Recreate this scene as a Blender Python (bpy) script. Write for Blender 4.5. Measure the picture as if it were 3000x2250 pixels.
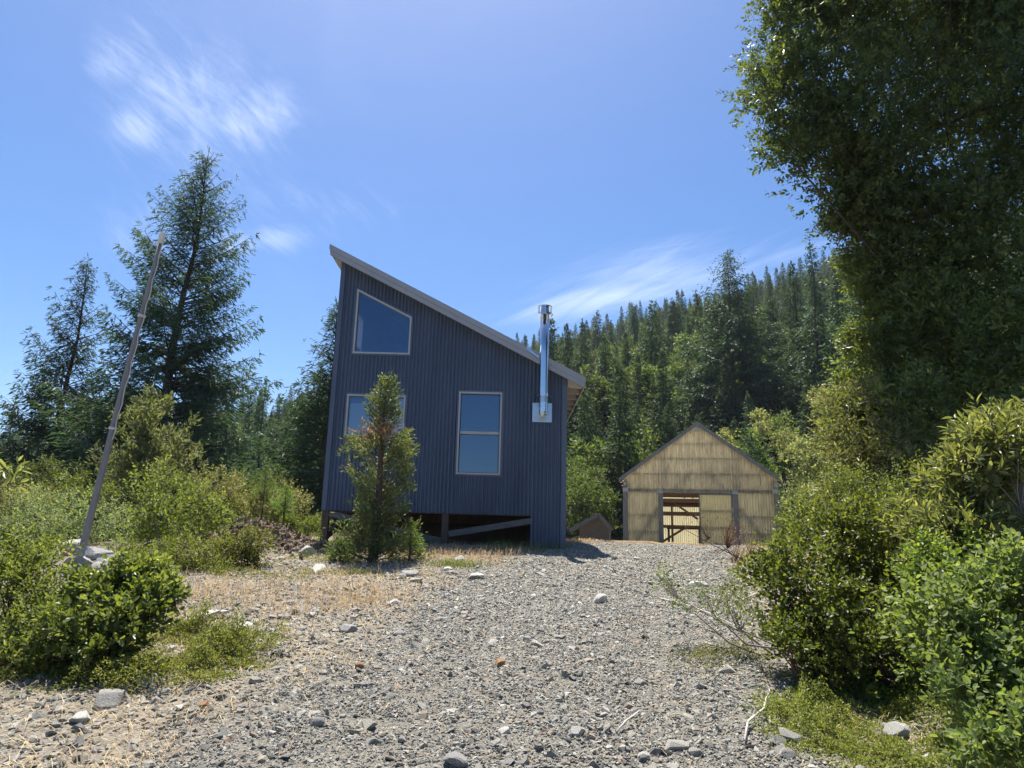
import bpy, bmesh, math, random
import numpy as np
from mathutils import Vector, Matrix, Euler

for o in list(bpy.data.objects):
    bpy.data.objects.remove(o)
S = bpy.context.scene
COL = S.collection
R_ = math.radians

# ------------------------------------------------------------------ camera
F_PX, PITCH, ROLL, EYE = 694.4, 12.4, 1.5, 1.6
cam = bpy.data.cameras.new('camera')
cam.sensor_width = 36.0
cam.lens = F_PX / 1024 * 36
cam.clip_start = 0.05
cam.clip_end = 4000
camo = bpy.data.objects.new('camera', cam)
COL.objects.link(camo)
CAM_R = Matrix.Rotation(R_(90 + PITCH), 3, 'X') @ Matrix.Rotation(R_(ROLL), 3, 'Z')
camo.matrix_world = Matrix.Translation((0, 0, EYE)) @ CAM_R.to_4x4()
S.camera = camo
S.render.resolution_x, S.render.resolution_y = 1024, 768

# ------------------------------------------------------------------ sun, sky, exposure
SUN_EL, SUN_AZ = R_(69.5), R_(-16)          # azimuth from +Y towards +X
sun_dir = Vector((math.sin(SUN_AZ) * math.cos(SUN_EL), math.cos(SUN_AZ) * math.cos(SUN_EL), math.sin(SUN_EL)))
sl = bpy.data.lights.new('sun', 'SUN')
sl.energy = 5.0
sl.angle = R_(0.53)
sl.color = (1.0, 0.95, 0.86)
so = bpy.data.objects.new('sun', sl)
so.rotation_euler = sun_dir.to_track_quat('Z', 'Y').to_euler()
so.location = (-5, 20, 60)
COL.objects.link(so)
SKY_STRENGTH = 0.076
EXPOSURE = 1.3
S.view_settings.view_transform = 'Standard'
S.view_settings.look = 'None'
S.view_settings.exposure = EXPOSURE
S.view_settings.gamma = 1.0
S.view_settings.use_curve_mapping = False

W = bpy.data.worlds.new('World')
S.world = W
W.use_nodes = True


def build_world():
    nt = W.node_tree
    N, L = nt.nodes, nt.links
    N.clear()
    out = N.new('ShaderNodeOutputWorld')
    bg = N.new('ShaderNodeBackground')
    bg.inputs['Strength'].default_value = SKY_STRENGTH
    L.new(bg.outputs[0], out.inputs[0])
    sky = N.new('ShaderNodeTexSky')
    sky.sky_type = 'NISHITA'
    sky.sun_disc = False
    sky.sun_elevation = SUN_EL
    sky.sun_rotation = SUN_AZ
    sky.altitude = 900
    sky.air_density = 0.85
    sky.dust_density = 2.0
    sky.ozone_density = 2.2
    tc = N.new('ShaderNodeTexCoord')

    def math_(op, a=None, b=None, c=None, clamp=False):
        n = N.new('ShaderNodeMath')
        n.operation = op
        n.use_clamp = clamp
        for i, v in enumerate((a, b, c)):
            if v is None:
                continue
            if isinstance(v, (int, float)):
                n.inputs[i].default_value = v
            else:
                L.new(v, n.inputs[i])
        return n.outputs[0]
    sep = N.new('ShaderNodeSeparateXYZ')
    L.new(tc.outputs['Generated'], sep.inputs[0])
    yy = math_('MAXIMUM', sep.outputs[1], 0.02)
    gx = math_('DIVIDE', sep.outputs[0], yy)
    gz = math_('DIVIDE', sep.outputs[2], yy)
    comb = N.new('ShaderNodeCombineXYZ')
    L.new(gx, comb.inputs[0])
    L.new(gz, comb.inputs[1])
    fwd = math_('GREATER_THAN', sep.outputs[1], 0.05)

    def noise(scale, rot, sx, sy, detail, dist):
        mp = N.new('ShaderNodeMapping')
        mp.vector_type = 'TEXTURE'
        mp.inputs['Rotation'].default_value = (0, 0, rot)
        mp.inputs['Scale'].default_value = (1 / sx, 1 / sy, 1)
        L.new(comb.outputs[0], mp.inputs[0])
        n = N.new('ShaderNodeTexNoise')
        n.inputs['Scale'].default_value = scale
        n.inputs['Detail'].default_value = detail
        n.inputs['Roughness'].default_value = 0.62
        n.inputs['Distortion'].default_value = dist
        L.new(mp.outputs[0], n.inputs['Vector'])
        return n.outputs[0]

    def blob(px, py, rx, ry, rot, gain):
        d = CAM_R @ Vector(((px - 512) / F_PX, -(py - 384) / F_PX, -1))
        cx, cz = d.x / d.y, d.z / d.y
        mp = N.new('ShaderNodeMapping')
        mp.vector_type = 'TEXTURE'
        mp.inputs['Location'].default_value = (cx, cz, 0)
        mp.inputs['Rotation'].default_value = (0, 0, rot)
        mp.inputs['Scale'].default_value = (rx, ry, 1)
        L.new(comb.outputs[0], mp.inputs[0])
        ln = N.new('ShaderNodeVectorMath')
        ln.operation = 'LENGTH'
        L.new(mp.outputs[0], ln.inputs[0])
        mr = N.new('ShaderNodeMapRange')
        mr.interpolation_type = 'SMOOTHSTEP'
        mr.inputs['From Min'].default_value = 1.0
        mr.inputs['From Max'].default_value = 0.0
        mr.inputs['To Max'].default_value = gain
        L.new(ln.outputs['Value'], mr.inputs[0])
        return mr.outputs[0]
    n1 = math_('ADD', math_('MULTIPLY', noise(6.0, -0.95, .8, 2.2, 10, 1.2), .6), math_('MULTIPLY', noise(13.0, -.7, .6, 3.0, 10, 1.6), .4))
    n2 = math_('ADD', math_('MULTIPLY', noise(6.0, 0.30, .55, 3.2, 10, .9), .6), math_('MULTIPLY', noise(14.0, .5, .35, 3.0, 10, .8), .4))
    s1 = None
    for b in ((165, 100, .19, .075, -.95, 1.0), (252, 118, .15, .12, .3, 1.0), (140, 128, .11, .08, -.7, .95),
              (195, 105, .28, .22, -.6, .8), (120, 62, .13, .10, -.6, .8), (225, 175, .3, .16, -.5, .5), (265, 240, .18, .05, .12, .8),
              (150, 30, .14, .10, -.8, .55), (320, 205, .34, .07, -.1, .45), (130, 225, .16, .10, -.6, .5)):
        v = blob(*b)
        s1 = v if s1 is None else math_('MAXIMUM', s1, v)
    s2 = None
    for b in ((615, 295, .34, .06, .24, 1.0), (670, 275, .36, .10, .2, .9), (770, 258, .32, .06, .16, .6), (575, 308, .34, .06, .2, .5)):
        v = blob(*b)
        s2 = v if s2 is None else math_('MAXIMUM', s2, v)

    def thresh(n, m, lo, hi):
        mr = N.new('ShaderNodeMapRange')
        mr.interpolation_type = 'SMOOTHSTEP'
        L.new(n, mr.inputs[0])
        # the veil is thin where the mask is weak: threshold slides with the mask
        L.new(math_('SUBTRACT', lo, math_('MULTIPLY', m, .28)), mr.inputs['From Min'])
        L.new(math_('SUBTRACT', hi, math_('MULTIPLY', m, .22)), mr.inputs['From Max'])
        return math_('MULTIPLY', mr.outputs[0], m)
    c1 = thresh(n1, s1, .53, 1.0)
    c2 = thresh(n2, s2, .50, .98)
    # faint cirrus over the whole dome
    n3 = N.new('ShaderNodeTexNoise')
    n3.inputs['Scale'].default_value = 2.6
    n3.inputs['Detail'].default_value = 8
    n3.inputs['Distortion'].default_value = 1.0
    L.new(tc.outputs['Generated'], n3.inputs['Vector'])
    mr3 = N.new('ShaderNodeMapRange')
    mr3.inputs['From Min'].default_value = .58
    mr3.inputs['From Max'].default_value = .85
    mr3.inputs['To Max'].default_value = .10
    L.new(n3.outputs[0], mr3.inputs[0])
    ca = math_('MAXIMUM', c1, c2)
    ca = math_('MULTIPLY', ca, fwd)
    ca = math_('MAXIMUM', ca, mr3.outputs[0])
    ca = math_('MULTIPLY', ca, .58, clamp=True)
    mix = N.new('ShaderNodeMix')
    mix.data_type = 'RGBA'
    L.new(ca, mix.inputs[0])
    hs = N.new('ShaderNodeHueSaturation')
    hs.inputs['Hue'].default_value = 0.502
    hs.inputs['Saturation'].default_value = 1.34
    L.new(sky.outputs[0], hs.inputs['Color'])
    L.new(hs.outputs[0], mix.inputs[6])
    mix.inputs[7].default_value = (7.0, 7.6, 8.6, 1)
    L.new(mix.outputs[2], bg.inputs['Color'])


build_world()


# ------------------------------------------------------------------ helpers
def at(px, py, Y):
    d = CAM_R @ Vector(((px - 512) / F_PX, -(py - 384) / F_PX, -1))
    return Vector((0, 0, EYE)) + d * (Y / d.y)


def proj(x, y, z):
    c = CAM_R.transposed() @ Vector((x, y, z - EYE))
    if c.z > -0.05:
        return (-9999, -9999)
    return (512 + F_PX * c.x / -c.z, 384 - F_PX * c.y / -c.z)


def hash2(ix, iy, seed):
    h = (ix.astype(np.int64) * 374761393 + iy.astype(np.int64) * 668265263 + seed * 1274126177) & 0xffffffff
    h = ((h ^ (h >> 13)) * 1274126177) & 0xffffffff
    return ((h ^ (h >> 16)) & 0xffff) / 65535.0


def vnoise(x, y, seed=0):
    x = np.asarray(x, float)
    y = np.asarray(y, float)
    ix = np.floor(x)
    iy = np.floor(y)
    fx = x - ix
    fy = y - iy
    fx = fx * fx * (3 - 2 * fx)
    fy = fy * fy * (3 - 2 * fy)
    a = hash2(ix, iy, seed)
    b = hash2(ix + 1, iy, seed)
    c = hash2(ix, iy + 1, seed)
    d = hash2(ix + 1, iy + 1, seed)
    return (a * (1 - fx) + b * fx) * (1 - fy) + (c * (1 - fx) + d * fx) * fy


def fbm(x, y, seed=0, o=4):
    s = 0
    a = .5
    for i in range(o):
        s = s + a * vnoise(np.asarray(x) * 2 ** i, np.asarray(y) * 2 ** i, seed + i)
        a *= .5
    return s


def sstep(a, b, x):
    t = np.clip((np.asarray(x, float) - a) / (b - a), 0, 1)
    return t * t * (3 - 2 * t)


def terrain(x, y):
    x = np.asarray(x, float)
    y = np.asarray(y, float)
    b = 0
    for dy in (-1.2, 0, 1.2):
        b = b + np.interp(y + dy, [-60, -5, 0, 12, 14.5, 17, 36, 50], [-5, -.6, 0, 1.27, 1.44, 1.48, 1.47, 1.0]) / 3
    l = sstep(-5.5, -18, x)
    b = b - l * (.3 + .09 * np.clip(y - 4, 0, 30))
    b = b - sstep(19, 46, y) * sstep(4.5, -3, x) * 3.5
    b = b + .07 * np.clip(x - 2.6, 0, 8) * sstep(16, 9, y)
    t = np.clip((y - 50) / 250, 0, None)
    u = np.clip(x / np.maximum(y, 20) * 300, -400, 400)
    zr = np.where(u > 0, 72 + .33 * u, 72 + .2 * u)
    zr = np.clip(zr, 34, 150)
    hill = zr * np.where(t < 1, t, 1 - .35 * (t - 1))
    b = b + np.maximum(hill, -5)
    near = sstep(60, 25, np.hypot(x, y - 8))
    b = b + near * (.10 * (fbm(x * .9, y * .9, 3, 3) - .44) + .035 * (fbm(x * 4, y * 4, 9, 3) - .44))
    # wheel tracks: two slight hollows
    xc = road_x(y)
    for w in (-.75, .75):
        b = b - .05 * np.exp(-((x - xc - w) / .28) ** 2) * near
    # dirt mound left of the house
    b = b + .42 * np.exp(-(((x + 4.45) / .85) ** 2 + ((y - 12.5) / .6) ** 2))
    # rock pile at the pole
    b = b + .25 * np.exp(-(((x + 5.5) / .9) ** 2 + ((y - 9.5) / .8) ** 2))
    return b


def road_x(y):
    return np.interp(y, [0, 4, 10, 16, 22, 34], [-.2, .1, 1.3, 3.4, 5.2, 8.2])


def road_mask(x, y):
    w = np.interp(y, [0, 5, 10, 16, 30], [1.75, 1.75, 1.9, 2.0, 1.8])
    d = np.abs(x - road_x(y)) - w
    d = d + .7 * (fbm(np.asarray(x) * .9, np.asarray(y) * .9, 21, 3) - .44)
    return 1 - sstep(-.35, .45, d)


def tz(x, y):
    return float(terrain(x, y))


def ground_at(px, py, ymax=60):
    d = CAM_R @ Vector(((px - 512) / F_PX, -(py - 384) / F_PX, -1))
    ts = np.linspace(1.5, ymax, 3000) / d.y
    X = d.x * ts
    Y = d.y * ts
    Z = EYE + d.z * ts
    hit = np.nonzero(Z < terrain(X, Y))[0]
    i = hit[0] if len(hit) else len(ts) - 1
    return Vector((X[i], Y[i], tz(X[i], Y[i])))


def make_mesh(name, V, groups, mats, rnd=None, smooth=False):
    """groups: list of (faces (M,k) int array, material index)"""
    me = bpy.data.meshes.new(name)
    V = np.asarray(V, np.float32)
    me.vertices.add(len(V))
    me.vertices.foreach_set('co', V.ravel())
    loops = np.concatenate([np.asarray(f, np.int32).ravel() for f, _ in groups])
    tot = np.concatenate([np.full(len(f), np.asarray(f).shape[1], np.int32) for f, _ in groups])
    mi = np.concatenate([np.full(len(f), m, np.int32) for f, m in groups])
    start = np.concatenate([[0], np.cumsum(tot)[:-1]]).astype(np.int32)
    me.loops.add(len(loops))
    me.loops.foreach_set('vertex_index', loops)
    me.polygons.add(len(tot))
    me.polygons.foreach_set('loop_start', start)
    me.polygons.foreach_set('loop_total', tot)
    me.polygons.foreach_set('material_index', mi)
    me.polygons.foreach_set('use_smooth', np.full(len(tot), smooth, bool))
    for m in mats:
        me.materials.append(m)
    if rnd is not None:
        a = me.attributes.new('rnd', 'FLOAT', 'FACE')
        a.data.foreach_set('value', np.asarray(rnd, np.float32))
    me.update()
    me.validate()
    return me


WM = {}


def link(o, parent=None, M=None):
    COL.objects.link(o)
    if parent is not None:
        o.parent = parent
    if M is not None:
        o.matrix_basis = M
    WM[o.name] = (WM[parent.name] if parent is not None else Matrix()) @ (M if M is not None else Matrix())
    return o


def tag(o, label=None, cat=None, group=None, kind=None):
    if label:
        o['label'] = label
    if cat:
        o['category'] = cat
    if group:
        o['group'] = group
    if kind:
        o['kind'] = kind
    return o


def empty(name, loc, rz=0, label=None, cat=None, group=None):
    o = bpy.data.objects.new(name, None)
    o.empty_display_size = .2
    link(o, None, Matrix.Translation(loc) @ Matrix.Rotation(rz, 4, 'Z'))
    return tag(o, label, cat, group)


def obj(name, me, parent=None, M=None):
    return link(bpy.data.objects.new(name, me), parent, M)


class MB:
    def __init__(s):
        s.v = []
        s.f = []

    def quad(s, *p):
        i = len(s.v)
        s.v += [tuple(q) for q in p]
        s.f.append(tuple(range(i, i + len(p))))
        return s

    def hexa(s, p):      # 8 corners: bottom 4 ccw, top 4 ccw
        i = len(s.v)
        s.v += [tuple(q) for q in p]
        for f in ((3, 2, 1, 0), (4, 5, 6, 7), (0, 1, 5, 4), (1, 2, 6, 5), (2, 3, 7, 6), (3, 0, 4, 7)):
            s.f.append(tuple(i + k for k in f))
        return s

    def box(s, x0, x1, y0, y1, z0, z1):
        return s.hexa([(x0, y0, z0), (x1, y0, z0), (x1, y1, z0), (x0, y1, z0), (x0, y0, z1), (x1, y0, z1), (x1, y1, z1), (x0, y1, z1)])

    def bar(s, a, b, w, h, up=(0, 0, 1)):
        a = Vector(a)
        b = Vector(b)
        d = (b - a).normalized()
        u = Vector(up)
        sd = d.cross(u).normalized() * (w / 2)
        u = sd.cross(d).normalized() * (h / 2)
        return s.hexa([a - sd - u, a + sd - u, b + sd - u, b - sd - u, a - sd + u, a + sd + u, b + sd + u, b - sd + u])

    def tube(s, pts, rad, k=8, cap=True):
        i0 = len(s.v)
        pts = [Vector(p) for p in pts]
        n = len(pts)
        ref = Vector((0.3, 0.9, 0.1)).normalized()
        for i, p in enumerate(pts):
            d = (pts[min(i + 1, n - 1)] - pts[max(i - 1, 0)]).normalized()
            if abs(d.dot(ref)) > .95:
                ref = Vector((1, .05, 0)).normalized()
            a = d.cross(ref).normalized()
            b = d.cross(a)
            r = rad[i] if hasattr(rad, '__len__') else rad
            for j in range(k):
                t = 2 * math.pi * j / k
                s.v.append(tuple(p + a * (r * math.cos(t)) + b * (r * math.sin(t))))
        for i in range(n - 1):
            for j in range(k):
                s.f.append((i0 + i * k + j, i0 + i * k + (j + 1) % k, i0 + (i + 1) * k + (j + 1) % k, i0 + (i + 1) * k + j))
        if cap:
            s.f.append(tuple(i0 + j for j in range(k))[::-1])
            s.f.append(tuple(i0 + (n - 1) * k + j for j in range(k)))
        return s

    def mesh(s, name, mat, smooth=False, inv=None):
        me = bpy.data.meshes.new(name)
        vs = s.v if inv is None else [tuple(inv @ Vector(v)) for v in s.v]
        me.from_pydata(vs, [], s.f)
        me.materials.append(mat)
        if smooth:
            me.polygons.foreach_set('use_smooth', [True] * len(me.polygons))
        me.update()
        return me

    def build(s, name, mat, parent=None, smooth=False, world=True):
        inv = WM[parent.name].inverted() if (parent is not None and world) else None
        return obj(name, s.mesh(name, mat, smooth, inv), parent)


# ------------------------------------------------------------------ materials
def new_mat(name):
    m = bpy.data.materials.new(name)
    m.use_nodes = True
    nt = m.node_tree
    nt.nodes.clear()
    out = nt.nodes.new('ShaderNodeOutputMaterial')
    return m, nt, out


def ramp(nt, stops, fac=None):
    r = nt.nodes.new('ShaderNodeValToRGB')
    e = r.color_ramp.elements
    while len(e) < len(stops):
        e.new(0.5)
    for i, (p, c) in enumerate(stops):
        e[i].position = p
        e[i].color = (*c, 1)
    if fac is not None:
        nt.links.new(fac, r.inputs[0])
    return r.outputs[0]


def tnoise(nt, scale, detail=4, coord='Object', rough=.6, scl=None, dist=0):
    tc = nt.nodes.new('ShaderNodeTexCoord')
    n = nt.nodes.new('ShaderNodeTexNoise')
    n.inputs['Scale'].default_value = scale
    n.inputs['Detail'].default_value = detail
    n.inputs['Roughness'].default_value = rough
    n.inputs['Distortion'].default_value = dist
    src = tc.outputs[coord]
    if scl:
        mp = nt.nodes.new('ShaderNodeMapping')
        mp.inputs['Scale'].default_value = scl
        nt.links.new(src, mp.inputs[0])
        src = mp.outputs[0]
    nt.links.new(src, n.inputs['Vector'])
    return n.outputs[0]


def mixc(nt, fac, a, b, mode='MIX'):
    m = nt.nodes.new('ShaderNodeMix')
    m.data_type = 'RGBA'
    m.blend_type = mode
    for s, v in ((0, fac), (6, a), (7, b)):
        if isinstance(v, (int, float)):
            m.inputs[s].default_value = v
        elif isinstance(v, tuple):
            m.inputs[s].default_value = (*v, 1)
        else:
            nt.links.new(v, m.inputs[s])
    return m.outputs[2]


def mathn(nt, op, a, b=None, clamp=False):
    n = nt.nodes.new('ShaderNodeMath')
    n.operation = op
    n.use_clamp = clamp
    for i, v in enumerate((a, b)):
        if v is None:
            continue
        if isinstance(v, (int, float)):
            n.inputs[i].default_value = v
        else:
            nt.links.new(v, n.inputs[i])
    return n.outputs[0]


def bump(nt, h, strength, dist=.02):
    b = nt.nodes.new('ShaderNodeBump')
    b.inputs['Strength'].default_value = strength
    b.inputs['Distance'].default_value = dist
    nt.links.new(h, b.inputs['Height'])
    return b.outputs[0]


def pbsdf(nt, color, rough=.6, metal=0, spec=.5, normal=None):
    p = nt.nodes.new('ShaderNodeBsdfPrincipled')
    if isinstance(color, tuple):
        p.inputs['Base Color'].default_value = (*color, 1)
    else:
        nt.links.new(color, p.inputs['Base Color'])
    if isinstance(rough, (int, float)):
        p.inputs['Roughness'].default_value = rough
    else:
        nt.links.new(rough, p.inputs['Roughness'])
    p.inputs['Metallic'].default_value = metal
    p.inputs['Specular IOR Level'].default_value = spec
    if normal is not None:
        nt.links.new(normal, p.inputs['Normal'])
    return p.outputs[0]


def simple(name, c1, c2=None, scale=3, rough=.6, metal=0, spec=.4, scl=None, bmp=.0, bscale=40, detail=5):
    m, nt, out = new_mat(name)
    c2 = c2 or tuple(v * .75 for v in c1)
    n = tnoise(nt, scale, detail, scl=scl)
    col = ramp(nt, [(.3, c1), (.7, c2)], n)
    nm = None
    if bmp:
        nm = bump(nt, tnoise(nt, bscale, 4, scl=scl), bmp, .01)
    nt.links.new(pbsdf(nt, col, rough, metal, spec, nm), out.inputs[0])
    return m


def leaf_mat(name, cols, trans=.4, rough=.42, spec=.45, tint=(1.25, 1.25, .55), big=None):
    """cols: dark, mid, light leaf colours; attribute rnd (per leaf) picks along them"""
    m, nt, out = new_mat(name)
    at_ = nt.nodes.new('ShaderNodeAttribute')
    at_.attribute_name = 'rnd'
    oi = nt.nodes.new('ShaderNodeObjectInfo')
    k = len(cols)
    c = ramp(nt, [(i / (k - 1), cc) for i, cc in enumerate(cols)], at_.outputs['Fac'])
    hv = nt.nodes.new('ShaderNodeHueSaturation')
    nt.links.new(c, hv.inputs['Color'])
    v = mathn(nt, 'MULTIPLY_ADD', oi.outputs['Random'], .45)
    nt.nodes[-1].inputs[2].default_value = .78
    nt.links.new(v, hv.inputs['Value'])
    hh = mathn(nt, 'MULTIPLY_ADD', oi.outputs['Random'], .03)
    nt.nodes[-1].inputs[2].default_value = .485
    nt.links.new(hh, hv.inputs['Hue'])
    c = hv.outputs[0]
    p = pbsdf(nt, c, rough, 0, spec)
    t = nt.nodes.new('ShaderNodeBsdfTranslucent')
    tcol = mixc(nt, 1.0, c, tint, 'MULTIPLY')
    nt.links.new(tcol, t.inputs[0])
    mx = nt.nodes.new('ShaderNodeMixShader')
    mx.inputs[0].default_value = trans
    nt.links.new(p, mx.inputs[1])
    nt.links.new(t.outputs[0], mx.inputs[2])
    nt.links.new(mx.outputs[0], out.inputs[0])
    return m


M = {}
M['siding'] = simple('slate_siding', (.096, .121, .182), (.066, .085, .132), 1.0, .36, 0, .5, scl=(2.2, 2.2, .5))
M['trim'] = simple('grey_trim', (.34, .355, .39), (.29, .305, .335), 2, .5, 0, .4)
M['soffit'] = simple('soffit_boards', (.52, .47, .42), (.44, .39, .34), 3, .7)
M['win_frame'] = simple('window_frame_almond', (.46, .45, .44), (.40, .39, .38), 3, .5)
M['drywall'] = simple('interior_wall', (.45, .45, .46), (.42, .42, .43), 2, .9)
M['blind'] = simple('window_blind', (.55, .60, .66), (.5, .55, .62), 2, .8)
M['steel'] = simple('chimney_steel', (.66, .68, .70), (.58, .60, .63), 6, .10, 1.0)
M['steel_dull'] = simple('galvanised_plate', (.50, .55, .60), (.40, .45, .50), 7, .34, 1.0)
M['pier'] = simple('post_wood', (.13, .085, .06), (.07, .05, .038), 5, .8, scl=(8, 8, .6), bmp=.4, bscale=12)
M['grey_board'] = simple('weathered_board', (.165, .155, .15), (.09, .085, .082), 5, .8, scl=(1, 6, 6), bmp=.4, bscale=10)
M['barn_wood'] = simple('barn_timber', (.31, .275, .235), (.18, .16, .135), 4, .85, scl=(6, 6, .7), bmp=.4, bscale=10)
M['barn_dark'] = simple('barn_inner_timber', (.12, .065, .045), (.06, .035, .025), 4, .85, scl=(2, 6, 6))
M['block'] = simple('pale_block', (.52, .50, .44), (.42, .40, .35), 6, .8)
M['shed_wood'] = simple('shed_planks', (.23, .185, .15), (.115, .09, .074), 5, .85, scl=(9, 9, .8), bmp=.4, bscale=10)
M['shed_roof'] = simple('shed_roof', (.19, .17, .16), (.12, .11, .105), 5, .8)
M['bark'] = simple('bark', (.10, .075, .06), (.035, .027, .023), 9, .9, scl=(4, 4, .9), bmp=.7, bscale=14)
M['bark_cedar'] = simple('cedar_bark', (.13, .08, .055), (.05, .033, .026), 9, .9, scl=(5, 5, .7), bmp=.7, bscale=14)
M['bark_red'] = simple('manzanita_bark', (.13, .05, .03), (.06, .03, .022), 6, .6, scl=(3, 3, 1))
M['bark_grey'] = simple('grey_twig', (.28, .25, .22), (.15, .13, .115), 6, .8)
M['pole'] = simple('weathered_pole', (.26, .25, .25), (.15, .145, .145), 6, .8, scl=(9, 9, .5), bmp=.5, bscale=12)
M['pole_cap'] = simple('pole_cap', (.75, .72, .62), (.65, .62, .53), 8, .6)
M['cable'] = simple('pale_cable', (.60, .58, .55), (.5, .48, .45), 8, .5)
M['dead_wood'] = simple('bleached_wood', (.55, .52, .47), (.32, .29, .26), 6, .8, scl=(1, 8, 8), bmp=.3)
M['plank'] = simple('silver_plank', (.48, .46, .43), (.28, .265, .25), 5, .8, scl=(1, 10, 10), bmp=.4, bscale=8)
M['mound'] = simple('mound_debris', (.20, .125, .08), (.10, .062, .04), 6, .95, bmp=.5)

# foliage
M['fir'] = leaf_mat('fir_needles', [(.030, .058, .040), (.052, .094, .058), (.090, .135, .070)], .40, .5, .3)
M['fir_far'] = leaf_mat('far_conifer_needles', [(.030, .054, .032), (.052, .084, .042), (.098, .135, .058)], .42, .55, .25)
M['far_broad'] = leaf_mat('far_broadleaf', [(.055, .086, .030), (.092, .130, .042), (.165, .185, .075)], .5, .55, .25)
M['cedar'] = leaf_mat('cedar_sprays', [(.060, .080, .036), (.105, .128, .054), (.215, .220, .110)], .45, .5, .3)
M['young_fir'] = leaf_mat('young_fir_needles', [(.085, .140, .035), (.130, .195, .048), (.18, .24, .065)], .5, .5, .3)
M['oak_painted_lit'] = leaf_mat('oak_leaves_painted_lit', [(.062, .088, .030), (.125, .160, .048), (.235, .255, .090)], .52, .4, .45, (1.4, 1.45, .55))  # brightened copy of the oak leaves, light put into the colour
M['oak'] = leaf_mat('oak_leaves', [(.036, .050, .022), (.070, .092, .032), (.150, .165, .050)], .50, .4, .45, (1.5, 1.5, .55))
M['tanoak'] = leaf_mat('tanoak_leaves', [(.105, .125, .045), (.18, .20, .075), (.33, .33, .165)], .5, .4, .5, (1.35, 1.35, .6))
M['manz'] = leaf_mat('manzanita_leaves', [(.058, .084, .022), (.108, .146, .034), (.200, .228, .068)], .56, .42, .38, (1.45, 1.4, .5))
M['manz_olive'] = leaf_mat('olive_manzanita_leaves', [(.065, .090, .026), (.120, .150, .040), (.215, .235, .085)], .5, .4, .42, (1.4, 1.35, .5))
M['manz_light'] = leaf_mat('pale_manzanita_leaves', [(.105, .150, .050), (.160, .212, .074), (.250, .295, .125)], .52, .55, .3, (1.3, 1.3, .55))
M['brush'] = leaf_mat('brush_leaves', [(.080, .105, .030), (.135, .165, .045), (.220, .230, .085)], .52, .5, .3, (1.4, 1.35, .55))
M['brush_grey'] = leaf_mat('grey_brush_leaves', [(.115, .145, .070), (.170, .205, .100), (.240, .260, .150)], .5, .55, .3, (1.3, 1.3, .65))
M['brush_cream'] = leaf_mat('cream_brush_leaves', [(.110, .145, .046), (.200, .215, .090), (.420, .385, .230)], .5, .55, .3, (1.3, 1.3, .65))
M['mat'] = leaf_mat('ground_cover_leaves', [(.100, .120, .030), (.170, .190, .042), (.260, .265, .075)], .42, .5, .3)
M['red_twig'] = leaf_mat('red_dry_leaves', [(.09, .035, .025), (.14, .05, .035), (.20, .09, .05)], .3, .5, .3)
M['straw'] = leaf_mat('dry_grass_blades', [(.40, .295, .17), (.54, .42, .255), (.66, .545, .355)], .35, .6, .25, (1.1, 1.0, .8))
M['fern'] = leaf_mat('green_grass_blades', [(.09, .14, .03), (.15, .20, .05), (.22, .26, .08)], .4, .5, .3)


def rock_mat(name, cols, spd=1.0):
    m, nt, out = new_mat(name)
    oi = nt.nodes.new('ShaderNodeObjectInfo')
    k = len(cols)
    c = ramp(nt, [(i / (k - 1), cc) for i, cc in enumerate(cols)], oi.outputs['Random'])
    n = tnoise(nt, 9 * spd, 6, rough=.7)
    c2 = mixc(nt, 1.0, c, ramp(nt, [(.3, (.62, .62, .63)), (.55, (1, 1, 1)), (.75, (1.25, 1.22, 1.15))], n), 'MULTIPLY')
    nm = bump(nt, tnoise(nt, 14 * spd, 7, rough=.75), .8, .03)
    nt.links.new(pbsdf(nt, c2, .88, 0, .25, nm), out.inputs[0])
    return m


M['pebble'] = rock_mat('pebble_stone', [(.19, .195, .18), (.46, .44, .385), (.30, .30, .275), (.60, .565, .475), (.46, .35, .25),
                                        (.38, .38, .345), (.74, .71, .63), (.15, .16, .155), (.53, .50, .425)], 4)
M['stone'] = rock_mat('loose_stone', [(.27, .27, .245), (.44, .415, .36), (.34, .33, .29), (.56, .535, .48), (.29, .29, .275), (.46, .42, .35)], 1.5)
M['stone_white'] = rock_mat('white_stone', [(.50, .485, .44), (.58, .56, .51)], 1.5)
M['stone_rust'] = rock_mat('rusty_stone', [(.36, .20, .11), (.40, .25, .14)], 1.5)
M['stone_grey'] = rock_mat('grey_boulder', [(.30, .29, .275), (.36, .35, .33)], .8)
M['clod'] = rock_mat('debris_clod', [(.16, .10, .065), (.26, .19, .13), (.12, .08, .055), (.34, .29, .23)], 2)


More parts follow.
